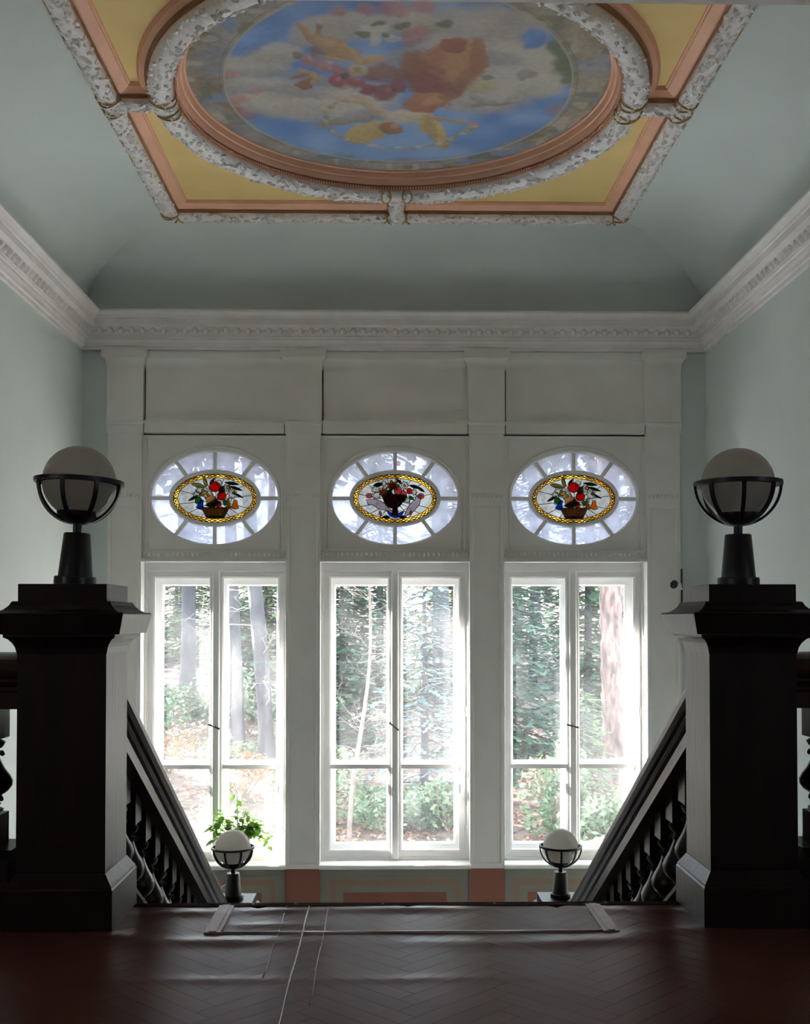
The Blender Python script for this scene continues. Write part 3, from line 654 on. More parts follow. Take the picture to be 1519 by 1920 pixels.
def painting():
    R = 1.49; n = 460; rnd = np.random.default_rng(3)
    g = np.linspace(-R, R, n); X, Y = np.meshgrid(g, g, indexing='ij')
    def noise(sc, seed):
        r = np.random.default_rng(seed); m = int(math.ceil(2 * R / sc)) + 3; A = r.random((m, m)); u = (X + R) / sc; v = (Y + R) / sc
        i = u.astype(int); j = v.astype(int); fu = u - i; fv = v - j; fu = fu * fu * (3 - 2 * fu); fv = fv * fv * (3 - 2 * fv)
        return (A[i, j] * (1 - fu) + A[i + 1, j] * fu) * (1 - fv) + (A[i, j + 1] * (1 - fu) + A[i + 1, j + 1] * fu) * fv
    wob = (noise(0.10, 1) - .5) + .5 * (noise(0.05, 2) - .5); wob2 = (noise(0.09, 5) - .5) + .5 * (noise(0.045, 6) - .5)
    fine = noise(0.028, 7) - .5; mid = noise(0.22, 8) - .5
    C = np.empty((n, n, 3)); rad = np.hypot(X, Y)
    C[:] = np.array((0.20, 0.37, 0.74)); C += (mid * 0.20)[..., None] * np.array((1, 1, .7))
    Xw = X + wob * 0.05; Yw = Y + wob2 * 0.05
    def lay(alpha, col): C[:] = C * (1 - alpha[..., None]) + np.asarray(col) * alpha[..., None]
    def ss(e0, e1, v): t = np.clip((v - e0) / (e1 - e0), 0, 1); return t * t * (3 - 2 * t)
    for bx, by, ax, ay, cx2, cy2, col, soft, al in BRUSH:
        det = ax * cy2 - ay * cx2
        dx, dy = Xw - bx, Yw - by
        u = (dx * cy2 - dy * cx2) / det; v = (-dx * ay + dy * ax) / det
        d = np.sqrt(u * u + v * v) + fine * 0.10 + wob * 0.15
        sh = 1 + 0.30 * (-v * 0.5) + fine * .10 + mid * .25
        soft *= 0.65; a = al * (1 - ss(1 - soft, 1 + soft, d))
        C[:] = C * (1 - a[..., None]) + (np.asarray(col) * sh[..., None]) * a[..., None]
    th = np.arctan2(Y, X)
    inner = 1.235 + 0.02 * np.sin(th * 3) + 0.09 * np.clip(np.sin(th), 0, 1)
    b = ss(-0.012, 0.012, rad - inner + wob * 0.03)
    stone = np.array((0.42, 0.35, 0.26)) * (1 + 0.5 * mid + 0.25 * fine + 0.35 * (noise(0.12, 11) - .5))[..., None]
    keep = 0.25 * ss(0.2, 0.5, noise(0.3, 12) - 0.1)
    a = b * (1 - keep); C[:] = C * (1 - a[..., None]) + stone * a[..., None]
    bl = b * (ss(0.72, 0.80, noise(0.13, 13))) * 0.7; lay(bl, (0.22, 0.34, 0.58))
    cr = b * (ss(0.74, 0.82, noise(0.11, 15))) * 0.6; lay(cr, (0.62, 0.55, 0.42))
    gn = b * (ss(0.70, 0.80, noise(0.10, 14))) * 0.6; lay(gn, (0.17, 0.22, 0.12))
    for rr, wdt, col in ((inner, 0.014, (0.60, 0.52, 0.40)), (inner + 0.035, 0.007, (0.26, 0.2, 0.15))):
        lay((1 - ss(0.0, 1.0, np.abs(rad - rr) / wdt)) * 0.8, col)
    C *= 0.76 * (1 + fine * 0.06)[..., None]; C[:] = C * 0.88 + C.mean(axis=2, keepdims=True) * 0.12
    C = np.clip(C, 0.01, 0.95)
    inside = rad <= R * 1.003
    idx = -np.ones((n, n), int); idx[inside] = np.arange(inside.sum())
    vx = np.stack([X[inside], Y[inside] + CYC, np.full(inside.sum(), 4.945)], 1)
    q = np.stack([idx[:-1, :-1], idx[:-1, 1:], idx[1:, 1:], idx[1:, :-1]], -1).reshape(-1, 4); q = q[(q >= 0).all(1)]
    me = bpy.data.meshes.new('ceiling_painting')
    me.vertices.add(len(vx)); me.vertices.foreach_set('co', vx.ravel()); me.loops.add(q.size); me.loops.foreach_set('vertex_index', q.ravel().astype(np.int32))
    me.polygons.add(len(q)); me.polygons.foreach_set('loop_start', np.arange(0, q.size, 4, dtype=np.int32)); me.update(); me.validate()
    at = me.color_attributes.new('fresco', 'FLOAT_COLOR', 'POINT')
    at.data.foreach_set('color', np.concatenate([C[inside], np.ones((inside.sum(), 1))], 1).astype(np.float32).ravel())
    m = bpy.data.materials.new('fresco_paint'); m.use_nodes = True; nt = m.node_tree; bs = nt.nodes['Principled BSDF']; bs.inputs['Roughness'].default_value = 0.7
    ca = nt.nodes.new('ShaderNodeVertexColor'); ca.layer_name = 'fresco'; nt.links.new(ca.outputs[0], bs.inputs['Base Color'])
    o = link('ceiling_painting', me, m, ceil); o['label'] = 'round painting of winged figures, flowers and clouds on a blue sky'
painting()

# ================================================================ WINDOW WALL
wb = tag(empty('wall_back'), kind='structure')
BAYS = [(-1.815, 0.7225), (0.0, 0.75), (1.815, 0.7225)]
PIL = [(-2.705, 0.168), (-0.921, 0.171), (0.921, 0.171), (2.705, 0.168)]
ZW0, ZW1 = -1.30, 1.715     # window opening
ZO0, ZO1 = 1.815, 2.99      # panel with the oval light
YO = 11.5
def wbx(name, m, *b): return box(name, m, wb, *b)
for x0, x1 in ((-W, -2.5375), (-1.0925, -0.75), (0.75, 1.0925), (2.5375, W)):
    wbx('pier', 'white_paint', x0, x1, 11.06, YO, ZW0, 4.4)
for s in (-1, 1):   # plastered strip between outer pilaster and corner
    wbx('corner_strip', 'mint_plaster', *sorted((s * 2.86, s * W)), 11.03, 11.07, ZG, 4.3)
wbx('wall_base', 'grey_green_paint', -W, W, 11.04, YO, ZG, -1.345)
wbx('wall_top', 'white_paint', -W, W, 11.06, YO, 3.82, 5.4)
wbx('frieze_backing', 'mint_plaster', -W, W, 11.03, 11.06, 4.1, 5.0)
for cx, hw in BAYS:
    wbx('lintel', 'white_paint', cx - hw, cx + hw, 11.06, YO, ZW1, ZO0)
    wbx('upper_wall', 'white_paint', cx - hw, cx + hw, 11.13, YO, ZO1, 3.9)
    # upper panel: cove at the top, flat board, box for the blind below
    mb = MB(); n = 8
    prof = [(11.05, 3.655)] + [(11.05 - 0.045 * (1 - math.cos(PI / 2 * k / n)), 3.66 + 0.10 * math.sin(PI / 2 * k / n)) for k in range(n + 1)] + [(11.0, 3.77), (11.0, 3.83), (11.06, 3.83)]
    mb.sweep(prof, [lambda a, b, x=x: (x, a, b) for x in (cx - hw, cx + hw)]); mb.build('panel_cove', 'white_paint', wb, smooth=True, angle=30)
    wbx('upper_panel', 'white_paint', cx - hw + 0.030, cx + hw - 0.014, 11.045, 11.13, 3.13, 3.652)
    wbx('blind_box', 'white_paint', cx - hw + 0.022, cx + hw - 0.022, 11.005, 11.13, 3.008, 3.122)
    wbx('blind_box_lip', 'white_paint', cx - hw + 0.01, cx + hw - 0.01, 10.995, 11.06, 3.108, 3.128)
    wbx('shadow_gap', 'black_plastic', cx - hw, cx + hw, 11.10, 11.13, 2.985, 3.03)
    # head of the tall window: egg strip, fillets
    wbx('window_head', 'white_paint', cx - hw, cx + hw, 11.02, 11.07, 1.735, 1.765)
    wbx('window_head_fillet', 'window_paint', cx - hw, cx + hw, 10.998, 11.07, 1.715, 1.735)
    eg = MB(); k = int(2 * hw / 0.047)
    eg.box(cx - hw, cx + hw, 11.025, 11.07, 1.765, 1.812)
    for i in range(k):
        x = cx - hw + 2 * hw * (i + 0.5) / k
        eg.lathe([(0.0, -0.022), (0.012, -0.014), (0.016, 0.0), (0.012, 0.016), (0.0, 0.020)], 8, (x, 11.027, 1.788))
    tag(eg.build('egg_strip', 'white_paint', wb, smooth=True, angle=40), kind='stuff')
    # painted dado under the sill
    d = MB().box(cx - hw + 0.08, cx + hw - 0.08, 11.036, 11.045, -2.25, -1.43); d.build('dado_border', 'ochre_paint', wb)
    wbx('dado_inner_border', 'grey_green_paint', cx - hw + 0.175, cx + hw - 0.175, 11.033, 11.045, -2.15, -1.545)
    wbx('dado_panel', 'terracotta_paint', cx - hw + 0.235, cx + hw - 0.235, 11.030, 11.045, -2.09, -1.585)
    pr = MB(); ww = hw - 0.127
    pts = [(-ww + 2 * ww * i / 19, -1.487) for i in range(20)] + [(sx * ww, -1.487 - 0.063 * i) for sx in (-1, 1) for i in range(1, 12)]
    for px, pz in pts:
        o = len(pr.v)
        for r in (0.030, 0.021):
            pr.v += [(cx + px + r * math.cos(2 * PI * q / 12), 11.035, pz + r * math.sin(2 * PI * q / 12)) for q in range(12)]
        pr.f += [(o + q, o + (q + 1) % 12, o + 12 + (q + 1) % 12, o + 12 + q) for q in range(12)]
        o = len(pr.v); pr.v += [(cx + px + 0.012 * math.cos(2 * PI * q / 8), 11.035, pz + 0.012 * math.sin(2 * PI * q / 8)) for q in range(8)]; pr.f.append(tuple(range(o, o + 8)))
    tag(pr.build('dado_stencil', 'rose_paint', wb), kind='stuff')
def slab_frame(mb, x0, x1, z0, z1, w, y0, y1, ch=0.0, wt=None, wb_=None):
    """mitred rectangular frame, front y0 (towards the room), chamfered inner edge"""
    wt = w if wt is None else wt; wb_ = w if wb_ is None else wb_
    def corner(d, dt, db): return [(x0 + d, z0 + db), (x1 - d, z0 + db), (x1 - d, z1 - dt), (x0 + d, z1 - dt)]
    seq = [(0, 0, 0, y1), (0, 0, 0, y0), (w - ch, wt - ch, wb_ - ch, y0), (w, wt, wb_, y0 + ch * 0.8), (w, wt, wb_, y1)]
    rows = [[(x, y, z) for x, z in corner(a, b, c)] for a, b, c, y in seq]
    mb.quadgrid(rows, True, True); return mb
for k, (cx, hw) in enumerate(PIL):
    # pilaster: panelled lower shaft, block, upper shaft and flared capital
    p = MB().box(cx - hw, cx + hw, 11.012, 11.07, -1.345, 3.0).build('pilaster', 'white_paint', wb)
    fr = MB(); slab_frame(fr, cx - hw, cx + hw, -1.345, 2.31, 0.040, 11.0, 11.014, 0.008, wt=0.05, wb_=0.055); fr.box(cx - hw, cx + hw, 11.0, 11.013, 2.31, 3.0); fr.build('pilaster_frame', 'white_paint', p)
    eg = MB()
    for i in range(8): eg.lathe([(0.0, -0.022), (0.010, -0.014), (0.013, 0.0), (0.010, 0.016), (0.0, 0.020)], 8, (cx - hw + 0.03 + (2 * hw - 0.06) * i / 7, 11.0, 2.375))
    tag(eg.build('egg_strip', 'white_paint', p, smooth=True), kind='stuff')
    u = MB()
    def ring3(h, d, z): return [(cx - h, 11.07, z), (cx - h, 11.0 - d, z), (cx + h, 11.0 - d, z), (cx + h, 11.07, z)]
    u.quadgrid([ring3(*a) for a in ((hw, 0.0, 3.0), (hw + 0.012, 0.012, 3.0), (hw + 0.012, 0.012, 3.085), (hw + 0.018, 0.018, 3.095), (hw + 0.018, 0.018, 3.118), (hw + 0.012, 0.008, 3.124), (hw + 0.012, 0.008, 3.65))], False, True); u.build('pilaster_block', 'white_paint', p)
    c = MB(); n = 6
    pr = [(hw + 0.014, 0.012, 3.648), (hw + 0.016, 0.014, 3.665)] + [(hw + 0.016 + 0.042 * (1 - math.cos(PI / 2 * q / n)), 0.014 + 0.042 * (1 - math.cos(PI / 2 * q / n)), 3.67 + 0.09 * math.sin(PI / 2 * q / n)) for q in range(n + 1)] + [(hw + 0.06, 0.058, 3.77), (hw + 0.06, 0.058, 3.832)]
    c.quadgrid([ring3(*a) for a in pr], False, True); c.f.append(tuple(range(len(c.v) - 4, len(c.v)))); c.build('capital', 'white_paint', p)
    box('pier_dado', 'terracotta_paint', wb, cx - hw - 0.005, cx + hw + 0.005, 11.02, 11.05, ZL, -1.345)

# ---------------------------------------------------------------- tall double casement windows
def frame_obj(name, m, parent, *a, **k): mb = MB(); slab_frame(mb, *a, **k); return mb.build(name, m, parent)
def tall_window(n, cx, hw):
    wn = tag(empty('window_%d' % n), kind='structure')
    x0, x1 = cx - hw, cx + hw
    frame_obj('frame', 'window_paint', wn, x0, x1, ZW0, ZW1, 0.03, 11.185, 11.26, ch=0.006, wt=0.092, wb_=0.03)
    frame_obj('outer_frame', 'window_paint', wn, x0, x1, ZW0, ZW1, 0.055, 11.43, 11.5, ch=0.0, wt=0.13, wb_=0.06)
    for s in (-1, 1):
        a, b = (x0 + 0.03, cx - 0.004) if s < 0 else (cx + 0.004, x1 - 0.03)
        z0, z1, zb = ZW0 + 0.03, ZW1 - 0.092, -0.358
        sh = frame_obj('sash', 'window_paint', wn, a, b, z0, z1, 0.068, 11.198, 11.245, ch=0.016)
        box('glazing_bar', 'window_paint', sh, a + 0.06, b - 0.06, 11.204, 11.240, zb - 0.021, zb + 0.021)
        for za, zc in ((z0 + 0.06, zb), (zb, z1 - 0.06)): box('pane', 'window_glass', sh, a + 0.06, b - 0.06, 11.223, 11.226, za, zc)
        a, b = (x0 + 0.055, cx - 0.004) if s < 0 else (cx + 0.004, x1 - 0.055); z0, z1 = ZW0 + 0.05, ZW1 - 0.13
        os_ = frame_obj('outer_sash', 'window_paint', wn, a, b, z0, z1, 0.082, 11.44, 11.49, ch=0.014, wt=0.10, wb_=0.075)
        box('glazing_bar', 'window_paint', os_, a + 0.07, b - 0.07, 11.445, 11.485, zb - 0.035, zb + 0.03)
        for za, zc in ((z0 + 0.06, zb), (zb, z1 - 0.06)): box('pane', 'window_glass', os_, a + 0.07, b - 0.07, 11.464, 11.467, za, zc)
        for hz in (1.35, 0.2, -1.0):   # hinges
            MB().lathe([(0.009, -0.05), (0.009, 0.05)], 8, (x0 + 0.026 if s < 0 else x1 - 0.026, 11.186, hz)).build('hinge', 'window_paint', wn, smooth=True, angle=40)
    mb = MB(); mb.sweep([(-0.038, 11.2), (-0.038, 11.182), (-0.028, 11.172), (0.028, 11.172), (0.038, 11.182), (0.038, 11.2)], [lambda u, y, z=z: (cx + u, y, z) for z in (ZW0 + 0.012, ZW1 - 0.085)])
    mb.build('cover_strip', 'window_paint', wn)
    h = MB().lathe([(0.013, 0), (0.013, 0.014), (0.007, 0.02), (0.007, 0.034)], 10, (0, 0, 0)); h.v = [(x, -z, y) for x, y, z in h.v]
    ho = h.build('handle', 'brass', wn, loc=(cx - 0.01, 11.173, 0.055), smooth=True, angle=40)
    t = {1: -22, 2: -38, 3: -14}[n]; c, s_ = math.cos(math.radians(t)), math.sin(math.radians(t)); g = MB()
    g.tube([(-0.062 * c, -0.034, -0.062 * s_), (-0.05 * c, -0.036, -0.05 * s_), (0, -0.034, 0), (0.05 * c, -0.036, 0.05 * s_), (0.062 * c, -0.034, 0.062 * s_)], [0.009, 0.010, 0.006, 0.010, 0.009], 8)
    g.build('handle_grip', 'black_plastic', ho, smooth=True)
    sl = MB(); sl.sweep([(11.2, -1.30), (10.975, -1.30), (10.962, -1.308), (10.958, -1.322), (10.962, -1.338), (10.975, -1.346), (11.2, -1.346)], [lambda a, b, x=x: (x, a, b) for x in (x0 - 0.008, x1 + 0.008)])
    sl.build('window_sill', 'white_paint', wn)
    MB().box(x0, x1, 11.49, 11.68, -1.36, -1.29).build('outer_sill', 'stone_sill', wn)
    # thin moulding standing in front of the reveal on both sides
    for x, s in ((x0, 1), (x1, -1)): box('reveal_bead', 'window_paint', wn, *sorted((x, x + s * 0.02)), 11.165, 11.186, ZW0, ZW1)
    return wn
for k, (cx, hw) in enumerate(BAYS): tall_window(k + 1, cx, hw)

# ---------------------------------------------------------------- oval lights with leaded medallions
OA, OB, OZ = 0.637, 0.467, 2.362
def ell(a, b, t): return (a * math.cos(t), b * math.sin(t))
def oval_light(n, cx, hw, design):
    wn = tag(empty('window_%d' % (n + 3), (cx, 11.0, OZ)), kind='structure')
    N = 96; pt = MB(); hz0, hz1 = ZO0 - OZ, ZO1 - OZ
    angs = sorted([2 * PI * k / N for k in range(N)] + [math.atan2(z, x) % (2 * PI) for x in (-hw, hw) for z in (hz0, hz1)])
    def rect(t):
        c, s = math.cos(t), math.sin(t); kx = hw / abs(c) if abs(c) > 1e-9 else 1e9; kz = (hz1 if s > 0 else -hz0) / abs(s) if abs(s) > 1e-9 else 1e9
        k = min(kx, kz); return (c * k, s * k)
    def el_dir(t, a, b):
        c, s = math.cos(t), math.sin(t); k = 1 / math.hypot(c / a, s / b); return (c * k, s * k)
    rows = [[(*([p[0]]), y, p[1]) for p in (fn(t) for t in angs)] for fn, y in ((rect, 0.20), (rect, 0.066), (lambda t: el_dir(t, OA + 0.012, OB + 0.012), 0.066), (lambda t: el_dir(t, OA, OB), 0.078), (lambda t: el_dir(t, OA, OB), 0.20))]
    pt.quadgrid(rows, True, True); pt.build('oval_panel', 'white_paint', wn, smooth=True, angle=30)
    bd = MB(); slab_frame(bd, -hw, hw, hz0, hz1, 0.055, 0.05, 0.068, 0.012, wt=0.02, wb_=0.03); bd.build('panel_frame', 'white_paint', wn)
    ar = [(-0.672, hz0 + 0.03), (-0.672, 0.0)] if hw > 0.74 else [(-0.660, hz0 + 0.03), (-0.660, 0.0)]
    aw = -ar[0][0]; path = ar + [ell(aw, OB + 0.052, PI - PI * k / 40) for k in range(1, 41)] + [(aw, hz0 + 0.03)]
    MB().tube([(x, 0.066, z) for x, z in path], 0.011, 6).build('arch_bead', 'white_paint', wn, smooth=True)
    # outer panes, one between each pair of bars
    D = math.radians; TH = [0, D(52), D(90), D(128), D(180), D(232), D(270), D(308), 2 * PI]
    A2, B2 = 0.462, 0.288
    for k in range(8):
        t0, t1 = TH[k], TH[k + 1]; ts = [t0 + (t1 - t0) * q / 10 for q in range(11)]
        poly = [ell(OA + 0.004, OB + 0.004, t) for t in ts] + [ell(A2 - 0.01, B2 - 0.01, t) for t in ts[::-1]]
        mb = MB(); mb.quadgrid([[(x, 0.128, z) for x, z in poly[:11]], [(x, 0.128, z) for x, z in poly[11:][::-1]]]); mb.build('pane', 'opal_glass', wn)
        p, q = Vector(ell(OA, OB, t0)), Vector(ell(A2 - 0.02, B2 - 0.02, t0)); dr = (p - q).normalized(); sd = Vector((-dr.y, dr.x)) * 0.0175; p = p + dr * 0.012
        mb = MB(); mb.prism([tuple(q - sd), tuple(p - sd), tuple(p + sd), tuple(q + sd)], 0.095, 0.14); mb.build('glazing_bar', 'white_paint', wn)
    inr = MB(); ts = [2 * PI * k / 64 for k in range(64)]
    inr.quadgrid([[(*([ell(a, b, t)[0]]), y, ell(a, b, t)[1]) for t in ts] for a, b, y in ((A2, B2, 0.14), (A2, B2, 0.100), (A2 - 0.012, B2 - 0.012, 0.092), (0.424, 0.249, 0.098), (0.420, 0.245, 0.14))], True, True)
    inr.build('inner_oval_frame', 'white_paint', wn, smooth=True, angle=40)
    # medallion
    med = empty('medallion', (0, 0.12, 0), parent=wn); lead = MB()
    a1, b1, a0, b0 = 0.424, 0.249, 0.380, 0.208
    K = 44
    for k in range(K):
        t0, t1 = 2 * PI * k / K, 2 * PI * (k + 1) / K
        ts = [t0 + (t1 - t0) * q / 3 for q in range(4)]
        mb = MB(); mb.quadgrid([[(ell(a1, b1, t)[0], 0, ell(a1, b1, t)[1]) for t in ts], [(ell(a0, b0, t)[0], 0, ell(a0, b0, t)[1]) for t in ts]]); mb.build('border_glass', 'gold_glass' if k % 2 else 'amber_glass', med)
    for ph in (0.0, PI):
        pts = []
        for k in range(K * 3 + 1):
            t = 2 * PI * k / (K * 3); f = 0.5 + 0.38 * math.sin(K / 2 * t + ph); e1, e0 = ell(a1 - 0.006, b1 - 0.006, t), ell(a0 + 0.006, b0 + 0.006, t)
            pts.append((e0[0] + (e1[0] - e0[0]) * f, -0.004, e0[1] + (e1[1] - e0[1]) * f))
        lead.tube(pts, 0.0050, 4)
    for a, b in ((a0, b0), (a1 - 0.003, b1 - 0.003)): lead.tube([(ell(a, b, t)[0], -0.003, ell(a, b, t)[1]) for t in ts_full], 0.0048, 5)
    for a in (PI / 2, -PI / 2, 0, PI): lead.tube([(*[ell(a0, b0, a)[0]], -0.003, ell(a0, b0, a)[1]), (ell(a1, b1, a)[0], -0.003, ell(a1, b1, a)[1])], 0.004, 4)
    # white quarries around the bouquet
    base = design['quarries']
    hub = design['hub']
    def edge(t):   # where a ray from the hub leaves the inner oval
        lo, hi = 0.0, 1.0
        for _ in range(30):
            m_ = (lo + hi) / 2; x, z = hub[0] + m_ * math.cos(t), hub[1] + m_ * math.sin(t)
            if (x / a0) ** 2 + (z / b0) ** 2 < 1: lo = m_
            else: hi = m_
        return (hub[0] + lo * math.cos(t), hub[1] + lo * math.sin(t))
    for k in range(len(base)):
        t0, t1 = math.radians(base[k]), math.radians(base[(k + 1) % len(base)] + (360 if k == len(base) - 1 else 0))
        e = [edge(t0 + (t1 - t0) * q / 6) for q in range(7)]; fr = 0.55 + 0.12 * math.sin(k * 2.3)
        mid_ = [(hub[0] + (x - hub[0]) * fr, hub[1] + (z - hub[1]) * fr) for x, z in (e[0], e[6])]
        MB().prism([mid_[0]] + e + [mid_[1]], 0.0, 0.003).build('quarry_glass', 'white_glass', med)
        MB().prism([hub, mid_[0], mid_[1]], 0.0, 0.003).build('quarry_glass', 'white_glass', med)
        lead.tube([(hub[0], -0.003, hub[1]), (e[0][0], -0.003, e[0][1])], 0.0032, 4)
        lead.tube([(mid_[0][0], -0.003, mid_[0][1]), (mid_[1][0], -0.003, mid_[1][1])], 0.0030, 4)
    # figures of the design: coloured pieces with lead around them
    for q, (kind, m, x, z, rx, rz, rot) in enumerate(design['pieces']):
        c, s = math.cos(math.radians(rot)), math.sin(math.radians(rot)); P = []
        if kind == 'o': P = [(rx * math.cos(2 * PI * k / 14), rz * math.sin(2 * PI * k / 14)) for k in range(14)]
        elif kind == 'f':   # scalloped blossom
            P = [(rx * (0.80 + 0.2 * math.cos(7 * t)) * math.cos(t), rz * (0.80 + 0.2 * math.cos(7 * t)) * math.sin(t)) for t in [2 * PI * k / 42 for k in range(42)]]
        elif kind == 'l':   # leaf
            P = [(rx * (1 - 2 * k / 8), rz * math.sin(PI * k / 8)) for k in range(9)] + [(-rx * (1 - 2 * k / 8), -rz * math.sin(PI * k / 8)) for k in range(1, 8)]
        elif kind == 'b':   # bell
            P = [(-rx * .35, rz), (rx * .35, rz), (rx * .55, 0), (rx, -rz * .8), (rx * .4, -rz), (-rx * .4, -rz), (-rx, -rz * .8), (-rx * .55, 0)]
        elif kind == 't':   # basket or foot, wider at the top
            P = [(-rx, rz), (rx, rz), (rx * .62, -rz), (-rx * .62, -rz)]
        elif kind == 'u':   # bowl
            P = [(-rx, rz)] + [(-rx * math.cos(PI * k / 12), rz - 2 * rz * math.sin(PI * k / 12)) for k in range(13)]
        elif kind == 'B':   # bird body: head end at +x
            P = [(-rx, -rz * .7), (-rx * .2, -rz), (rx * .5, -rz * .6), (rx * .8, 0.1 * rz), (rx, rz * .5), (rx * .7, rz), (rx * .35, rz * .55), (-rx * .1, rz * .5), (-rx * .6, -rz * .1)]
        P = [(x + u * c - v * s, z + u * s + v * c) for u, v in P]
        y = -0.004 - 0.0006 * q
        MB().prism(P, y, y + 0.002).build({'o': 'fruit_glass', 'f': 'blossom_glass', 'l': 'leaf_glass', 'b': 'bell_glass', 't': 'basket_glass', 'u': 'bowl_glass', 'B': 'bird_glass'}[kind], m, med)
        lead.tube([(px, y - 0.001, pz) for px, pz in P + [P[0]]], 0.0036, 4)
        if kind == 't' and rx > 0.1:
            for f in (-.7, -.4, -.1, .2, .5, .8): lead.tube([(x + rx * f, y - .002, z + rz), (x + rx * f * .62, y - .002, z - rz)], 0.003, 4)
    lead.build('lead_cames', 'lead', med, smooth=True)
    return wn
ts_full = [2 * PI * k / 72 for k in range(73)]
BASKET = {'hub': (0.01, -0.02), 'quarries': [-50, -32, -14, 8, 28, 48, 70, 92, 118, 142, 165, 186, 205, 228], 'pieces': [
    ('l', 'deep_green_glass', 0.07, 0.085, 0.05, 0.03, 60), ('l', 'deep_green_glass', -0.02, -0.06, 0.08, 0.03, 10), ('l', 'olive_glass', -0.17, 0.13, 0.075, 0.022, -12), ('l', 'olive_glass', -0.10, 0.165, 0.055, 0.018, 105), ('l', 'deep_green_glass', 0.17, 0.15, 0.075, 0.015, -8), ('l', 'deep_green_glass', 0.21, 0.10, 0.07, 0.013, -18), ('l', 'deep_green_glass', 0.23, 0.03, 0.06, 0.010, -25), ('l', 'deep_green_glass', -0.03, 0.17, 0.04, 0.013, 50), ('l', 'deep_green_glass', -0.22, 0.0, 0.06, 0.012, 30),
    ('t', 'brown_glass', 0.005, -0.145, 0.145, 0.052, 0), ('t', 'dark_brown_glass', 0.0, -0.192, 0.10, 0.012, 0),
    ('f', 'petal_glass', -0.185, 0.035, 0.042, 0.036, 10), ('f', 'petal_glass', -0.155, 0.085, 0.045, 0.038, 30), ('f', 'petal_glass', -0.09, 0.06, 0.055, 0.055, 0), ('l', 'yellow_glass', -0.115, 0.05, 0.048, 0.024, 20), ('f', 'tan_glass', -0.045, -0.01, 0.058, 0.062, 20), ('o', 'petal_glass', 0.04, 0.16, 0.028, 0.024, 0),
    ('o', 'red_glass', 0.0, 0.115, 0.056, 0.052, 0), ('o', 'red_glass', 0.068, 0.022, 0.047, 0.045, 0), ('o', 'red_glass', 0.035, -0.062, 0.031, 0.029, 0), ('f', 'petal_glass', 0.115, 0.10, 0.046, 0.042, 0), ('o', 'yellow_glass', 0.135, 0.11, 0.020, 0.018, 0), ('f', 'petal_glass', 0.175, 0.045, 0.052, 0.055, 25), ('o', 'yellow_glass', 0.19, 0.05, 0.016, 0.014, 0),
    ('o', 'green_glass', -0.165, -0.025, 0.034, 0.034, 0), ('b', 'blue_glass', -0.14, -0.065, 0.040, 0.050, -15), ('o', 'green_glass', 0.105, -0.045, 0.022, 0.026, 20), ('b', 'gold_glass', 0.138, -0.055, 0.022, 0.052, 5), ('b', 'orange_glass', 0.205, -0.065, 0.042, 0.045, -5)]}
VASE = {'hub': (0.0, -0.02), 'quarries': [-48, -28, -12, 10, 32, 52, 75, 88, 110, 130, 150, 170, 190, 208, 228], 'pieces': [
    ('l', 'deep_green_glass', 0.07, 0.0, 0.06, 0.04, 30), ('l', 'deep_green_glass', -0.06, 0.05, 0.05, 0.03, 80), ('l', 'deep_green_glass', -0.17, 0.14, 0.055, 0.02, 10), ('l', 'deep_green_glass', 0.20, 0.12, 0.06, 0.016, -15), ('l', 'deep_green_glass', 0.26, 0.095, 0.05, 0.012, -35), ('l', 'deep_green_glass', 0.04, 0.175, 0.045, 0.012, -40),
    ('u', 'dark_brown_glass', -0.015, -0.03, 0.115, 0.075, 0), ('t', 'dark_brown_glass', 0.0, -0.125, 0.035, 0.05, 180), ('l', 'blue_glass', -0.035, -0.165, 0.055, 0.018, -35), ('l', 'blue_glass', 0.045, -0.165, 0.055, 0.018, 35), ('l', 'dark_brown_glass', -0.09, -0.19, 0.04, 0.016, 0), ('l', 'dark_brown_glass', 0.08, -0.19, 0.04, 0.016, 0),
    ('f', 'petal_glass', -0.195, 0.09, 0.05, 0.036, 0), ('f', 'petal_glass', -0.185, 0.03, 0.05, 0.042, 0), ('f', 'petal_glass', -0.115, 0.15, 0.028, 0.035, 0), ('f', 'gold_glass', -0.025, 0.13, 0.074, 0.056, 0), ('o', 'amber_glass', -0.025, 0.125, 0.036, 0.032, 0), ('f', 'gold_glass', -0.115, 0.06, 0.05, 0.05, 0), ('o', 'orange_glass', -0.12, 0.06, 0.024, 0.026, 0),
    ('f', 'petal_glass', 0.095, 0.13, 0.046, 0.048, 0), ('o', 'yellow_glass', 0.095, 0.13, 0.013, 0.013, 0), ('o', 'rose_glass', 0.028, 0.078, 0.040, 0.042, 0), ('o', 'rose_glass', 0.085, 0.042, 0.030, 0.038, 0), ('o', 'red_glass', 0.145, 0.075, 0.027, 0.03, 0), ('f', 'petal_glass', 0.195, 0.062, 0.030, 0.036, 0), ('o', 'red_glass', -0.02, 0.008, 0.034, 0.036, 0), ('o', 'red_glass', 0.045, -0.02, 0.028, 0.03, 0), ('f', 'petal_glass', 0.125, -0.015, 0.032, 0.034, 0), ('l', 'green_glass', 0.165, 0.005, 0.035, 0.014, -40), ('l', 'green_glass', -0.06, 0.07, 0.03, 0.012, 30),
    ('B', 'lilac_glass', -0.165, -0.075, 0.14, 0.055, 142), ('B', 'lilac_glass', 0.175, -0.075, 0.14, 0.055, 38), ('o', 'rose_glass', -0.262, 0.025, 0.03, 0.024, 0), ('o', 'rose_glass', 0.262, 0.022, 0.032, 0.028, 0), ('l', 'rose_glass', -0.15, -0.15, 0.03, 0.012, 100), ('l', 'rose_glass', 0.16, -0.15, 0.03, 0.012, 80)]}
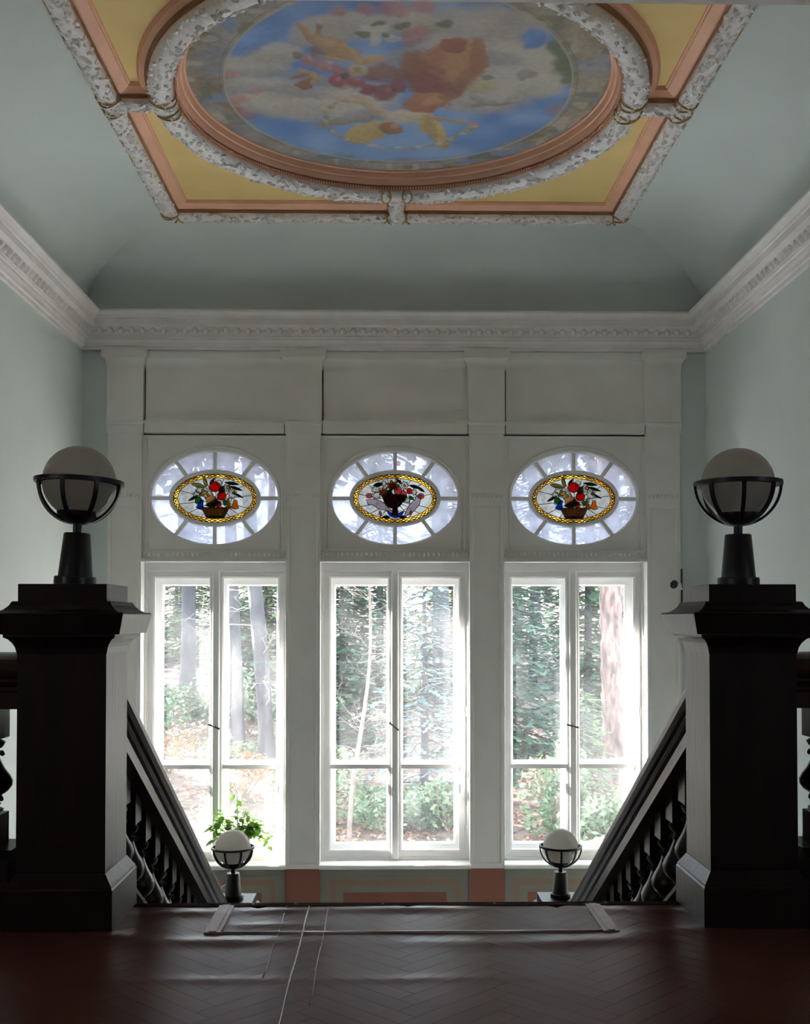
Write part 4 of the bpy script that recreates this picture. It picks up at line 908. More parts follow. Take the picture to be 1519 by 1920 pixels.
for k, (cx, hw) in enumerate(BAYS): oval_light(k + 1, cx + (-0.005 if k == 0 else 0), hw, VASE if k == 1 else BASKET)

# ================================================================ NEWELS, LAMPS, BALUSTRADES
NX, NY0, NY1 = 1.295, 4.285, 8.75
def newel():
    r = empty('newel_post')
    MB().sq_lathe([(0.200, 0.0), (0.200, 0.148), (0.196, 0.155), (0.196, 0.160), (0.190, 0.168), (0.178, 0.186), (0.170, 0.198), (0.167, 0.204)]).build('base', 'dark_wood', r)
    MB().sq_lathe([(0.165, 0.20), (0.165, 1.025)]).build('shaft', 'dark_wood', r)
    MB().sq_lathe([(0.167, 1.02), (0.169, 1.030), (0.172, 1.044), (0.180, 1.060), (0.192, 1.074), (0.203, 1.080), (0.206, 1.083), (0.206, 1.092), (0.228, 1.094), (0.244, 1.164), (0.246, 1.168), (0.240, 1.174), (0.222, 1.176), (0.205, 1.185), (0.190, 1.200), (0.184, 1.212), (0.180, 1.216)]).build('cap', 'dark_wood', r)
    MB().sq_lathe([(0.165, 1.215), (0.165, 1.279), (0.163, 1.281)]).build('lamp_plinth', 'dark_wood', [c for c in r.children if c.name.startswith('cap')][0])
    return r
def lamp():
    r = empty('globe_lamp'); gz = 0.399
    MB().lathe([(0.080, 0), (0.080, 0.026), (0.077, 0.030), (0.060, 0.030)], 32).build('base', 'black_iron', r, smooth=True, angle=35)
    MB().lathe([(0.066, 0.029), (0.0655, 0.034), (0.0505, 0.196), (0.048, 0.199), (0.015, 0.200)], 32).build('column', 'black_iron', r, smooth=True, angle=35)
    MB().lathe([(0.017, 0.195), (0.017, 0.236)], 16).build('neck', 'black_iron', r, smooth=True, angle=35)
    MB().lathe([(0.018, gz - 0.168), (0.050, gz - 0.162), (0.078, gz - 0.140), (0.080, gz - 0.116), (0.070, gz - 0.116), (0.060, gz - 0.135), (0.0, gz - 0.14)], 28).build('holder_cup', 'black_iron', r, smooth=True, angle=50)
    cr = MB().lathe([(0.158, gz - 0.008), (0.1705, gz - 0.008), (0.1705, gz + 0.008), (0.158, gz + 0.008), (0.158, gz - 0.008)], 48).build('cage_ring', 'black_iron', r, smooth=True, angle=35)
    ri = MB(); n = 14; rows = []
    for k in range(n + 1):
        t = PI / 2 * k / n
        rows.append([((0.164 + a) * math.cos(t), b, gz - (0.164 + a) * math.sin(t)) for a, b in ((-0.005, -0.0075), (0.005, -0.0075), (0.005, 0.0075), (-0.005, 0.0075))])
    ri.quadgrid(rows, False, True); rm_ = ri.mesh('cage_rib'); rm_.materials.append(M['black_iron'])
    for k in range(8): o = link('cage_rib', rm_, None, cr); o.rotation_euler = (0, 0, 2 * PI * (k + 0.5) / 8)
    MB().lathe([(0.14 * math.sin(PI * k / 24), gz - 0.14 * math.cos(PI * k / 24)) for k in range(25)], 40).build('globe', 'globe_glass', r, smooth=True)
    return r
def baluster_mesh(h, ext0=0.03, ext1=0.045):
    """square blocks top and bottom, turned vase with beads between; local z 0..h"""
    mb = MB(); bt = h - 0.13; bb = 0.13; q = 0.058
    mb.box(-q, q, -q, q, -ext0, bb - 0.01); mb.box(-q, q, -q, q, bt + 0.01, h + ext1)
    L = bt - bb
    pr = [(0.040, -0.012), (0.054, 0.0), (0.056, 0.02), (0.046, 0.035), (0.034, 0.05), (0.032, 0.075), (0.044, 0.085), (0.046, 0.10), (0.032, 0.112), (0.036, 0.14), (0.046, 0.155), (0.046, 0.17), (0.036, 0.185), (0.048, 0.22), (0.072, 0.28), (0.086, 0.35), (0.088, 0.42), (0.078, 0.50), (0.058, 0.60), (0.044, 0.70), (0.036, 0.78), (0.046, 0.795), (0.050, 0.81), (0.046, 0.825), (0.034, 0.84), (0.036, 0.88), (0.048, 0.90), (0.054, 0.93), (0.060, 0.97), (0.050, 1.0), (0.040, 1.02)]
    mb.lathe([(r, bb + L * t) for r, t in pr], 16)
    for k in range(8):   # beads round the collars
        a = 2 * PI * k / 8
        for t, rr in ((0.165, 0.047), (0.81, 0.050)): mb.lathe([(0.0, -0.010), (0.009, -0.005), (0.010, 0.002), (0.006, 0.009), (0.0, 0.010)], 6, (rr * math.cos(a), rr * math.sin(a), bb + L * t))
    me = mb.mesh('baluster', True, 38); me.materials.append(M['dark_wood']); return me
RAILP = [(-0.115, 0.0), (-0.115, 0.062), (-0.100, 0.070), (-0.100, 0.082), (-0.118, 0.090), (-0.128, 0.104), (-0.128, 0.112), (-0.142, 0.118), (-0.155, 0.140), (-0.157, 0.165), (-0.148, 0.188), (-0.120, 0.202), (-0.05, 0.210)]
RAILP = RAILP + [(-a, b) for a, b in RAILP[::-1]]
n0 = newel(); n0.location = (-NX, NY0, 0)
l0 = lamp(); l0.location = (-NX, NY0, 1.281); l0.rotation_euler = (0, math.radians(2.0), 0)
NL = [(-NX, NY0, 0, 'dark wooden newel post at the head of the stairs, left of the landing floor'), (NX, NY0, 0, 'dark wooden newel post at the head of the stairs, right of the landing floor'),
      (-NX, NY1, ZL, 'far newel post at the foot of the left stair rail, topped by a lamp'), (NX, NY1, ZL, 'far newel post at the foot of the right stair rail, topped by a lamp')]
LL = ['large globe lamp on the near newel post at left', 'large globe lamp on the near newel post at right', 'small far globe lamp in front of the leafy plant', 'small far globe lamp at the foot of the right stair rail']
ROT = [(0, 2.0, 16), (0, 0, 13), (0, -0.5, 8), (0, 0.5, 16)]
for k, (x, y, z, lab) in enumerate(NL):
    o = n0 if k == 0 else copy_tree(n0); o.location = (x, y, z); tag(o, lab, 'newel post', 'newel posts of the staircase')
    l = l0 if k == 0 else copy_tree(l0); l.location = (x, y, z + (1.284 if k == 0 else 1.282)); l.rotation_euler = tuple(math.radians(v) for v in ROT[k]); tag(l, LL[k], 'lamp', 'globe lamps on the newel posts')
bal_me = baluster_mesh(0.60); gal_me = baluster_mesh(0.53, 0.005, 0.01)
for s, side in ((-1, 'left'), (1, 'right')):
    r = tag(empty('stair_balustrade', (s * NX, 4.47, 0)), 'sloping dark balustrade going down the %s side of the stairs' % side, 'balustrade', 'stair balustrades')
    mb = MB(); mb.sweep(RAILP, [lambda a, b, y=y: (a, y, 0.70 + b - SL * y) for y in (-0.03, NY1 - 0.165 - 4.47 + 0.01)]); mb.build('handrail', 'rail_wood', r, smooth=True, angle=28)
    for k in range(17):
        y = 0.235 + 0.22 * k; link('baluster', bal_me, None, r, (0, y, 0.10 - SL * y))
    g = tag(empty('gallery_balustrade', (s * (NX + W) / 2, NY0, 0)), 'dark gallery balustrade between the %s near newel post and the side wall' % side, 'balustrade', 'gallery balustrades')
    hl = (W - NX - 0.165) / 2; off = s * 0.0825
    mb = MB(); mb.sweep([(a, b) for a, b in RAILP], [lambda a, b, x=x: (x, a, 0.81 + b) for x in (off - hl, off + hl)]); mb.build('handrail', 'rail_wood', g, smooth=True, angle=28)
    mb = MB(); mb.sweep([(-0.17, 0.0), (-0.17, 0.14), (-0.15, 0.17), (-0.15, 0.25), (-0.11, 0.28), (0.11, 0.28), (0.15, 0.25), (0.15, 0.17), (0.17, 0.14), (0.17, 0.0)], [lambda a, b, x=x: (x, a, b) for x in ((off - hl, off + hl - 0.036) if s < 0 else (off - hl + 0.036, off + hl))]); mb.build('base_rail', 'dark_wood', g)
    for k in range(7): link('baluster', gal_me, None, g, (s * (NX + 0.325 + 0.23 * k) - s * (NX + W) / 2, 0, 0.28))

# ---------------------------------------------------------------- plant on the window sill
def houseplant():
    rnd = random.Random(11); r = tag(empty('potted_plant', (-1.585, 11.075, -1.30)), 'leafy green plant on the left window sill behind the far lamp', 'plant')
    MB().lathe([(0.055, 0), (0.078, 0.13), (0.088, 0.132), (0.088, 0.165), (0.078, 0.165), (0.076, 0.145), (0.0, 0.145)], 24).build('pot', 'pot_clay', r, smooth=True, angle=40)
    MB().lathe([(0.076, 0.14), (0.04, 0.15), (0.0, 0.152)], 16).build('soil', 'soil', r, smooth=True)
    lv = []
    for v in range(4):
        mb = MB(); rows = []
        for i in range(6):
            t = i / 5; wd = 0.42 * math.sin(PI * (t ** 0.85)) * (0.5 + 0.1 * v) + 0.002; bend = -0.25 * t * t * (0.4 + 0.3 * v)
            rows.append([(t, u * wd, bend + 0.12 * abs(u) * wd) for u in (-1, -0.4, 0.4, 1)])
        mb.quadgrid(rows); me = mb.mesh('leaf', True); me.materials.append(M['houseplant_leaf']); lv.append(me)
    stems = [((0.0, -0.01, 0.72), (0.02, 0.0, 0.4), 0.40), ((0.10, -0.02, 0.55), (0.05, 0, 0.35), 0.38), ((-0.15, -0.03, 0.52), (-0.07, 0, 0.35), 0.34), ((-0.26, -0.05, 0.34), (-0.13, 0, 0.42), 0.25), ((0.30, -0.04, 0.30), (0.15, 0, 0.42), 0.25), ((0.22, -0.06, 0.38), (0.1, 0, 0.42), 0.3), ((-0.22, -0.08, 0.22), (-0.14, -0.02, 0.35), 0.22), ((0.33, -0.07, 0.20), (0.2, -0.02, 0.38), 0.25), ((0.05, -0.10, 0.38), (0.02, -0.03, 0.3), 0.3), ((-0.08, -0.08, 0.42), (-0.04, -0.03, 0.3), 0.3), ((0.16, 0.0, 0.46), (0.08, 0, 0.33), 0.33), ((-0.20, 0.0, 0.45), (-0.1, 0, 0.36), 0.3), ((0.26, -0.02, 0.42), (0.12, 0, 0.4), 0.3)]
    for e, m_, start in stems:
        P = []
        for k in range(9):
            t = k / 8; a = Vector((0, 0, 0.14)); b = Vector(m_); c = Vector(e); P.append(a * (1 - t) ** 2 + b * (2 * t * (1 - t)) + c * t * t)
        st_ = MB().tube(P, [0.006 * (1 - 0.6 * k / 8) for k in range(9)], 5).build('stem', 'stem_brown', r, smooth=True)
        cnt = 18
        for k in range(cnt):
            t = min(1.0, 0.42 + 0.58 * k / (cnt - 1)); i = min(7, int(t * 8)); f = t * 8 - i; p = P[i].lerp(P[i + 1], f)
            p = p + Vector((rnd.uniform(-.03, .03), rnd.uniform(-.03, .02), rnd.uniform(-.02, .03))); o = link('leaf', rnd.choice(lv), None, st_, p); s = rnd.uniform(0.065, 0.11); o.scale = (s, s, s)
            az = rnd.uniform(0, 2 * PI)
            if p.y + s * math.sin(az) > 0.06: az = -az
            o.rotation_euler = (rnd.uniform(-0.6, 0.6), rnd.uniform(-0.5, 0.7), az)
houseplant()
# ---------------------------------------------------------------- small fittings
def camera_unit():
    r = tag(empty('security_camera', (2.815, 10.985, 1.475)), 'small white round spotlight with black opening on the right outer pilaster', 'spotlight')
    box('mounting_bar', 'black_plastic', r, 0.060, 0.075, 0.0, 0.03, -0.17, 0.17)
    MB().tube([(0.068, 0.01, -0.03), (0.03, -0.03, -0.03), (0.0, -0.05, -0.01)], 0.012, 8).build('bracket', 'white_plastic', r, smooth=True)
    b = MB(); b.lathe([(0.0, -0.035), (0.035, -0.033), (0.046, -0.02), (0.050, 0.02), (0.050, 0.06), (0.044, 0.06), (0.040, 0.02), (0.0, 0.015)], 24)
    o = b.build('housing', 'white_plastic', r, loc=(0.0, -0.055, 0.0), smooth=True, angle=40); o.rotation_euler = (math.radians(80), 0, math.radians(-42))
    o2 = MB().lathe([(0.0, 0.017), (0.040, 0.022), (0.0435, 0.058)], 24).build('reflector', 'black_plastic', r, loc=(0.0, -0.055, 0.0), smooth=True, angle=40); o2.rotation_euler = o.rotation_euler
    o3 = MB().lathe([(0.0, 0.05), (0.012, 0.046), (0.014, 0.03), (0.008, 0.02)], 12).build('bulb', 'white_plastic', r, loc=(0.0, -0.055, 0.0), smooth=True); o3.rotation_euler = o.rotation_euler
    MB().lathe([(0.0, 0.0), (0.018, 0.0), (0.018, 0.02), (0.0, 0.022)], 8, (0.11, 0.0, 0.02)).build('cable_box', 'white_plastic', r, smooth=True, angle=40)
    return r
camera_unit()
cb = MB().tube([(-1.42, 8.87, -1.058), (-1.40, 8.88, -1.0), (-1.37, 8.88, -0.985), (-1.335, 8.86, -1.01), (-1.325, 8.83, -1.045)], 0.006, 6).build('lamp_cable', 'white_plastic', None, smooth=True)
tag(cb, 'short pale cable looping behind the far left lamp base', 'cable')

def sconce_lamp(x, lab):
    s = 1 if x < 0 else -1
    r = tag(empty('wall_sconce', (x, 5.64, 2.40)), lab, 'lamp', 'wall sconces of the stair hall')
    p = MB().lathe([(0.0, 0.0), (0.05, 0.0), (0.045, 0.015), (0.0, 0.02)], 20); p.v = [(s * z, x_, y_) for x_, y_, z in p.v]; p.build('wall_plate', 'brass', r, smooth=True, angle=40)
    MB().tube([(0.01 * s, 0, 0), (0.08 * s, 0, -0.03), (0.12 * s, 0, 0.01), (0.12 * s, 0, 0.06)], 0.008, 8).build('arm', 'brass', r, smooth=True)
    MB().lathe([(0.010, 0.05), (0.026, 0.058), (0.022, 0.072), (0.012, 0.074)], 14, (0.12 * s, 0, 0)).build('socket', 'brass', r, smooth=True, angle=40)
    MB().lathe([(0.010, 0.072), (0.020, 0.090), (0.026, 0.112), (0.022, 0.135), (0.012, 0.150), (0.0, 0.155)], 14, (0.12 * s, 0, 0)).build('bulb', 'lit_bulb', r, smooth=True)
m_ = bpy.data.materials.new('lit_bulb'); m_.use_nodes = True; M['lit_bulb'] = m_
bs_ = m_.node_tree.nodes['Principled BSDF']; bs_.inputs['Emission Color'].default_value = (1.0, 0.62, 0.28, 1); bs_.inputs['Emission Strength'].default_value = 12.0
sconce_lamp(-W, 'lit brass sconce high on the left side wall'); sconce_lamp(W, 'lit brass sconce high on the right side wall')

# ================================================================ THE WOOD OUTSIDE
def gz(x, y):
    """ground height outside"""
    t = max(0.0, y - 14.0)
    return -2.45 + 0.055 * t + 0.0012 * t * t + 0.12 * math.sin(x * 0.5 + y * 0.3) * min(1, t / 8) + (0.05 * max(0, -x - 2) if y > 15 else 0.0) * min(1, (y - 15) / 10)
g = MB(); nx, ny = 60, 70
g.quadgrid([[(-34 + 68 * i / nx, 11.5 + 65 * (j / ny) ** 1.4, gz(-34 + 68 * i / nx, 11.5 + 65 * (j / ny) ** 1.4)) for j in range(ny + 1)] for i in range(nx + 1)])
gr = g.build('ground_outside', 'leaf_litter', None, smooth=True); gr['kind'] = 'structure'
pv = box('bounce_terrace', 'bounce_gravel', None, -16, 16, 11.5, 16.0, -2.80, -2.40); pv['kind'] = 'structure'  # unseen pale terrace added to bounce sunlight onto ceiling and walls
def trunk_mesh(h, r0, r1, lean, wob, seed, n=14, segs=16, rough=0.06):
    rnd = random.Random(seed); mb = MB(); rows = []; ph = rnd.uniform(0, 6)
    for k in range(segs + 1):
        t = k / segs; r = r0 + (r1 - r0) * t + 0.35 * r0 * max(0, 0.05 - t) / 0.05
        ox = lean[0] * t * h + wob * math.sin(ph + t * 7); oy = lean[1] * t * h + wob * math.cos(ph + t * 5)
        rows.append([(ox + r * (1 + rough * rnd.uniform(-1, 1)) * math.cos(2 * PI * q / n), oy + r * (1 + rough * rnd.uniform(-1, 1)) * math.sin(2 * PI * q / n), h * t - 0.15) for q in range(n)])
    mb.quadgrid(rows, False, True); return mb, [(lean[0] * t * h + wob * math.sin(ph + t * 7), lean[1] * t * h + wob * math.cos(ph + t * 5), h * t) for t in (k / 20 for k in range(21))]
def bare_branches(mb, axis, h0, n, length, rnd, rad=0.02, up=0.25, depth=2):
    def grow(p, d, L, r, lv):
        pts = [p]; q = Vector(p)
        for k in range(5):
            d = (d + Vector((rnd.uniform(-.35, .35), rnd.uniform(-.35, .35), rnd.uniform(-.25, .3)))).normalized(); q = q + d * (L / 5); pts.append(tuple(q))
            if lv > 0 and k >= 1:
                for _ in range(1 if rnd.random() < 0.75 else 2): grow(tuple(q), (d + Vector((rnd.uniform(-1, 1), rnd.uniform(-1, 1), rnd.uniform(-.6, .7)))).normalized(), L * rnd.uniform(.35, .6), r * .55, lv - 1)
        mb.tube(pts, [r * (1 - 0.15 * k) for k in range(6)], 3, cap=False)
    for i in range(n):
        t = h0 + (1 - h0) * rnd.random(); k = min(19, int(t * 20)); p = Vector(axis[k]).lerp(Vector(axis[k + 1]), t * 20 - k); a = rnd.uniform(0, 2 * PI)
        grow(tuple(p), Vector((math.cos(a), math.sin(a), up + rnd.uniform(-.3, .3))).normalized(), length * rnd.uniform(.5, 1.1), rad, depth)
def tree(name, x, y, h, r, bark, label, cat='tree', lean=(0, 0), wob=0.05, seed=0, group=None, branches=0, blen=1.2, brad=0.018, bdepth=1, bmat=None, h0=0.1, foliage=None, nf=0, r1=None, rough=0.06, segs=16, ntr=14):
    z = gz(x, y); o = tag(empty(name, (x, y, z)), label, cat, group)
    mb, ax = trunk_mesh(h, r, r * 0.55 if r1 is None else r1, lean, wob, seed, rough=rough, segs=segs, n=ntr); mb.build('trunk', bark, o, smooth=True)
    rnd = random.Random(seed + 100)
    if branches:
        b = MB(); bare_branches(b, ax, h0, branches, blen, rnd, brad, depth=bdepth); tag(b.build('branches', bmat or bark, o), kind='stuff')
    if foliage:
        f = MB()
        for _ in range(nf):
            t = 0.45 + 0.55 * rnd.random(); k = min(19, int(t * 20)); p = Vector(ax[k]); a = rnd.uniform(0, 2 * PI); rr = blen * 1.6 * math.sqrt(rnd.random()); leaf(f, p + Vector((rr * math.cos(a), rr * math.sin(a), rnd.uniform(-.5, .5))), rnd.uniform(.06, .12), rnd)
        tag(f.build('foliage', foliage, o), kind='stuff')
    return o
def leaf(mb, p, s, rnd, asp=0.5):
    d = Vector((rnd.gauss(0, 1), rnd.gauss(0, 1), rnd.gauss(0, .7))).normalized(); e = d.cross(Vector((rnd.gauss(0, 1), rnd.gauss(0, 1), rnd.gauss(0, 1)))).normalized(); o = len(mb.v)
    mb.v += [tuple(p - d * s), tuple(p + e * s * asp), tuple(p + d * s), tuple(p - e * s * asp)]; mb.f.append((o, o + 1, o + 2, o + 3))
def conifer(name, x, y, h, rad, needles, label, seed, group=None, nb=110, droop=0.35, bark='grey_bark', spray=13, leafs=0.13, z_off=0.0):
    rnd = random.Random(seed); z = gz(x, y) + z_off; o = tag(empty(name, (x, y, z)), label, 'tree', group)
    MB().tube([(0, 0, -0.1), (0.03, 0, h * .5), (0, 0.02, h)], [0.02 * h, 0.013 * h, 0.006], 8).build('trunk', bark, o, smooth=True)
    br = MB(); nd = MB()
    for i in range(nb):
        t = (i + rnd.random()) / nb; zz = h * (0.04 + 0.95 * t); L = rad * (1 - t) ** 0.75 * rnd.uniform(.7, 1.1) + 0.08; a = i * 2.399 + rnd.uniform(-.3, .3)
        d = Vector((math.cos(a), math.sin(a), 0)); P = []
        for k in range(5):
            u = k / 4; P.append(Vector((0, 0, zz)) + d * (L * u) + Vector((0, 0, -droop * L * u * u + 0.12 * L * u)))
        br.tube(P, [0.02 * (1 - .2 * k) for k in range(5)], 3, cap=False)
        n = max(4, int(spray * (0.4 + L / rad)))
        for q in range(n):
            u = 0.12 + 0.88 * (q + rnd.random()) / n; k = min(3, int(u * 4)); p = P[k].lerp(P[k + 1], u * 4 - k); sd = Vector((-d.y, d.x, 0)) * rnd.choice((-1, 1))
            ln = leafs * (1.2 - .5 * u) * rnd.uniform(.8, 1.5); dd = (d * rnd.uniform(.4, .9) + sd * rnd.uniform(.4, 1.0) + Vector((0, 0, rnd.uniform(-.45, .15)))).normalized(); nn = dd.cross(Vector((rnd.uniform(-.4, .4), rnd.uniform(-.4, .4), 1))).normalized()
            for m_ in range(3):   # short needle blades along each spray
                c = p + dd * (ln * (m_ + .5) / 1.5); w_ = ln * 0.30; o2 = len(nd.v)
                nd.v += [tuple(c - dd * ln * .42), tuple(c + nn * w_ + dd * ln * .1), tuple(c + dd * ln * .48), tuple(c - nn * w_ + dd * ln * .1)]; nd.f.append((o2, o2 + 1, o2 + 2, o2 + 3))
    tag(br.build('branches', bark, o), kind='stuff'); tag(nd.build('needles', needles, o), kind='stuff'); return o
def shrub(name, x, y, rx, rz, lm, label, seed, n=1100, s=0.06, group=None, twigs=10, ry=None):
    rnd = random.Random(seed); o = tag(empty(name, (x, y, gz(x, y))), label, 'shrub', group); f = MB(); ry = ry or rx * .8
    lobes = [(rnd.uniform(-.6, .6) * rx, rnd.uniform(-.6, .6) * ry, rnd.uniform(.35, .8) * rz, rnd.uniform(.35, .6)) for _ in range(7)]
    for _ in range(n):
        lx, ly, lz, lr = rnd.choice(lobes); v = Vector((rnd.gauss(0, 1), rnd.gauss(0, 1), rnd.gauss(0, 1))).normalized() * (0.75 + .3 * rnd.random()) * lr
        p = Vector((lx + v.x * rx, ly + v.y * ry, max(0.03, lz + v.z * rz * .8))); leaf(f, p, s * rnd.uniform(.6, 1.3), rnd)
    tag(f.build('foliage', lm, o), kind='stuff')
    b = MB()
    for _ in range(twigs): lx, ly, lz, lr = rnd.choice(lobes); b.tube([(0, 0, 0), (lx * .5, ly * .5, lz * .6), (lx + rnd.uniform(-.2, .2) * rx, ly, lz + lr * rz * .6)], [0.018, 0.012, 0.006], 4)
    tag(b.build('twigs', 'stem_brown', o), kind='stuff'); return o
# single trees that can be told apart through the panes
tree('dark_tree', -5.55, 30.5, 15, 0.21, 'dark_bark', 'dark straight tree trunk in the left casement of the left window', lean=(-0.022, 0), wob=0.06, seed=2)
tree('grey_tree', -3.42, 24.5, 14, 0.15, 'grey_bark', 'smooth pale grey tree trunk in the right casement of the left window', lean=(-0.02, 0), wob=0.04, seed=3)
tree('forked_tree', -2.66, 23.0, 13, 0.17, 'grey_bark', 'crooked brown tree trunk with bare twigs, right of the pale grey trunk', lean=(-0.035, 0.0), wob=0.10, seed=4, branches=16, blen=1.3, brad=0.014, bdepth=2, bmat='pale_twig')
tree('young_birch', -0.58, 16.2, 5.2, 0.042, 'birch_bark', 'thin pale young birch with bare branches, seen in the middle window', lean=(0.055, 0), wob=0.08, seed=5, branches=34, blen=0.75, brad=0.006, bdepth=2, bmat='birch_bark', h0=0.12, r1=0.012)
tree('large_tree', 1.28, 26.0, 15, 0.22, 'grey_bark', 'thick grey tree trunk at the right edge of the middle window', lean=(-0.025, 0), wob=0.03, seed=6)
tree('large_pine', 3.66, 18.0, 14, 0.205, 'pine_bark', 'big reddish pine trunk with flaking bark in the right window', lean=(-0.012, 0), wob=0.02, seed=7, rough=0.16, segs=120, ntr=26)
conifer('blue_spruce', 0.55, 19.0, 4.6, 1.5, 'blue_needles', 'pale blue spruce with drooping branches in the middle window', 8, nb=70, droop=0.55, spray=16, leafs=0.12)
for k, (x, y, h, r, m_, lab) in enumerate([
    (-1.1, 24.5, 5.0, 1.7, 'fir_needles', 'dense dark fir behind the young birch in the middle window'), (2.15, 22.0, 5.2, 1.5, 'fir_needles', 'dark fir filling the left casement of the right window'),
    (4.3, 24.0, 6.0, 1.5, 'fir_needles', 'dark fir just left of the big pine trunk in the right window'), (-3.9, 28.0, 3.0, 1.3, 'fir_needles', 'low dark fir between the trunks of the left window'),
    (-6.4, 27.0, 2.4, 1.1, 'fir_needles', 'low dark fir at the left edge of the left window'), (1.7, 29.5, 6.5, 2.2, 'yew_needles', 'light green fir behind the blue spruce'),
    (6.2, 28.5, 6.0, 2.0, 'yew_needles', 'light green fir right of the big pine trunk'), (-3.9, 34.5, 4.5, 1.8, 'yew_needles', 'light green fir far behind the crooked trunk'),
    (5.3, 20.5, 4.2, 1.2, 'fir_needles', 'dark fir at the right edge of the right window'), (-0.3, 32.8, 7.0, 1.9, 'fir_needles', 'tall fir far behind the young birch'),
    (4.4, 33.6, 7.5, 2.1, 'fir_needles', 'tall fir far behind the right window firs'), (-6.5, 36.5, 5.0, 2.2, 'yew_needles', 'light green fir far behind the dark straight trunk')]):
    conifer('fir_tree', x, y, h, r, m_, lab, 30 + k, 'fir trees beyond the windows', nb=150, spray=18, leafs=0.17)
conifer('young_fir', 2.98, 17.2, 2.3, 0.75, 'yew_needles', 'small bright green young fir left of the pine trunk', 50, nb=60, spray=12, leafs=0.10)
rnd0 = random.Random(77)
def shade_crown(o, h, seed, n=480, rad=1.9):  # canopy added to keep sun and sky off the wood below
    r_ = random.Random(seed); f = MB()
    for _ in range(n):
        a = r_.uniform(0, 2 * PI); t = r_.random(); rr = rad * math.sqrt(r_.random()) * (1.1 - 0.7 * t)
        leaf(f, Vector((rr * math.cos(a), rr * math.sin(a), h * (0.42 + 0.58 * t))), r_.uniform(.22, .42), r_, 0.6)
    tag(f.build('foliage', 'shade_crown_leaves', o), kind='stuff')
spots = []
while len(spots) < 40:
    x = rnd0.uniform(-30, 15); y = rnd0.uniform(29, 56)
    if y < 39 and -0.37 * y < x < 0.40 * y: continue
    if all((x - p[0]) ** 2 + (y - p[1]) ** 2 > 15.0 for p in spots): spots.append((x, y))
for k, (x, y) in enumerate(spots):
    h = rnd0.uniform(13, 18)
    o = tree('forest_tree', x, y, h, rnd0.uniform(0.15, 0.27), ('dark_bark', 'grey_bark', 'pine_bark')[k % 3], ['distant dark-barked forest trunk beyond the windows', 'distant grey-barked forest trunk beyond the windows', 'distant reddish-barked forest trunk beyond the windows'][k % 3], lean=(rnd0.uniform(-.02, .02), 0), wob=0.08, seed=200 + k, group='distant forest trunks', branches=8, blen=1.2, brad=0.03, bdepth=1, h0=0.25)
    shade_crown(o, h, 900 + k)
for k, (x, y) in enumerate([(-12.5, 17.7), (-10.2, 17.4), (-7.9, 17.6)]):  # unseen trees placed so their crowns keep the sun off the oval lights
    o = tree('shade_tree', x, y, 14, 0.2, 'grey_bark', ['unseen tree shading the oval lights, farthest left of three', 'unseen tree shading the oval lights, middle of three', 'unseen tree shading the oval lights, nearest of three to the windows'][k], seed=700 + k, group='unseen shade trees left of the house', branches=8, blen=1.0, brad=0.03, h0=0.6)
    r_ = random.Random(800 + k); f = MB()
    for _ in range(900):
        q = r_.uniform(0, 2 * PI); rr = 1.6 * math.sqrt(r_.random()); leaf(f, Vector((rr * math.cos(q), rr * math.sin(q), r_.uniform(9.4, 14.2))), r_.uniform(.2, .36), r_, 0.65)
    tag(f.build('foliage', 'shade_crown_leaves', o), kind='stuff')
fl_ = MB(); r_ = random.Random(5)
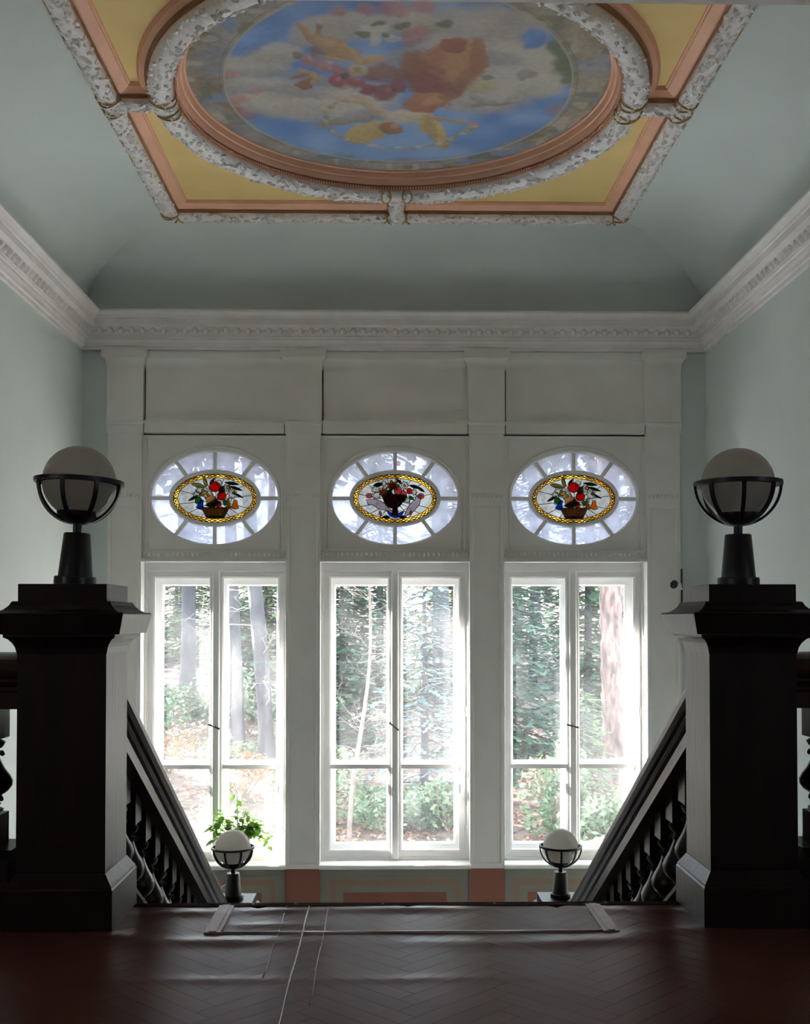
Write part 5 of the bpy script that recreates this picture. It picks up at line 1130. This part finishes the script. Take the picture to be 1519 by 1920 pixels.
for _ in range(9000):
    y = 16.0 + 13 * r_.random() ** 1.3; x = r_.uniform(-0.36, 0.38) * y; p = Vector((x, y, gz(x, y) + 0.03)); q = r_.uniform(0, 2 * PI); s = r_.uniform(.03, .075); o_ = len(fl_.v)
    for k in range(4): fl_.v.append((p.x + s * (1 if k % 2 else .55) * math.cos(q + k * PI / 2), p.y + s * (1 if k % 2 else .55) * math.sin(q + k * PI / 2), p.z + r_.uniform(-.02, .05)))
    fl_.f.append((o_, o_ + 1, o_ + 2, o_ + 3))
tag(fl_.build('fallen_leaves', 'beech_leaves', gr), kind='stuff')
for k, (x, y, rx, rz, m_, n, s) in enumerate([(-0.2, 17.8, 1.0, 0.75, 'shrub_leaves', 1500, .055), (0.9, 17.6, 0.9, 0.8, 'shrub_leaves', 1500, .055), (2.35, 16.6, 0.6, 1.5, 'shrub_leaves', 1500, .05), (3.1, 15.6, 0.7, 0.85, 'shrub_leaves', 1400, .055), (3.9, 16.0, 0.8, 1.1, 'young_leaves', 1400, .055), (2.45, 14.6, 0.5, 0.55, 'shrub_leaves', 900, .05), (-2.7, 20.0, 0.8, 0.8, 'beech_leaves', 600, .05), (-4.4, 22.0, 1.4, 0.9, 'beech_leaves', 600, .05), (-5.6, 25.0, 1.2, 1.2, 'shrub_leaves', 900, .07), (-3.3, 25.9, 1.0, 1.5, 'shrub_leaves', 900, .07), (-1.4, 20.5, 1.0, 0.9, 'shrub_leaves', 800, .06), (2.9, 19.5, 0.7, 0.6, 'beech_leaves', 500, .05), (-3.45, 23.4, 0.7, 0.45, 'shrub_leaves', 500, .06), (-5.5, 29.2, 1.0, 0.6, 'shrub_leaves', 500, .07)]):
    lab = ['low leafy evergreen shrub behind the young birch', 'round evergreen shrub below the blue spruce', 'tall dark evergreen shrub in the left pane of the right window', 'pale leafy shrub at the foot of the right window', 'bright young shrub at the foot of the pine trunk', 'low glossy shrub behind the far right lamp', 'russet beech shrub at the foot of the grey trunk', 'dry russet undergrowth on the slope in the left window', 'dark shrub at the foot of the dark trunk', 'green shrub between the trunks in the left window', 'green shrub left of the young birch', 'dry russet shrub behind the far right lamp', 'low green shrub hiding the foot of the pale grey trunk', 'low green shrub hiding the foot of the dark straight trunk'][k]
    shrub('shrub', x, y, rx, rz, m_, lab, 300 + k, n, s, 'shrubs beyond the windows')
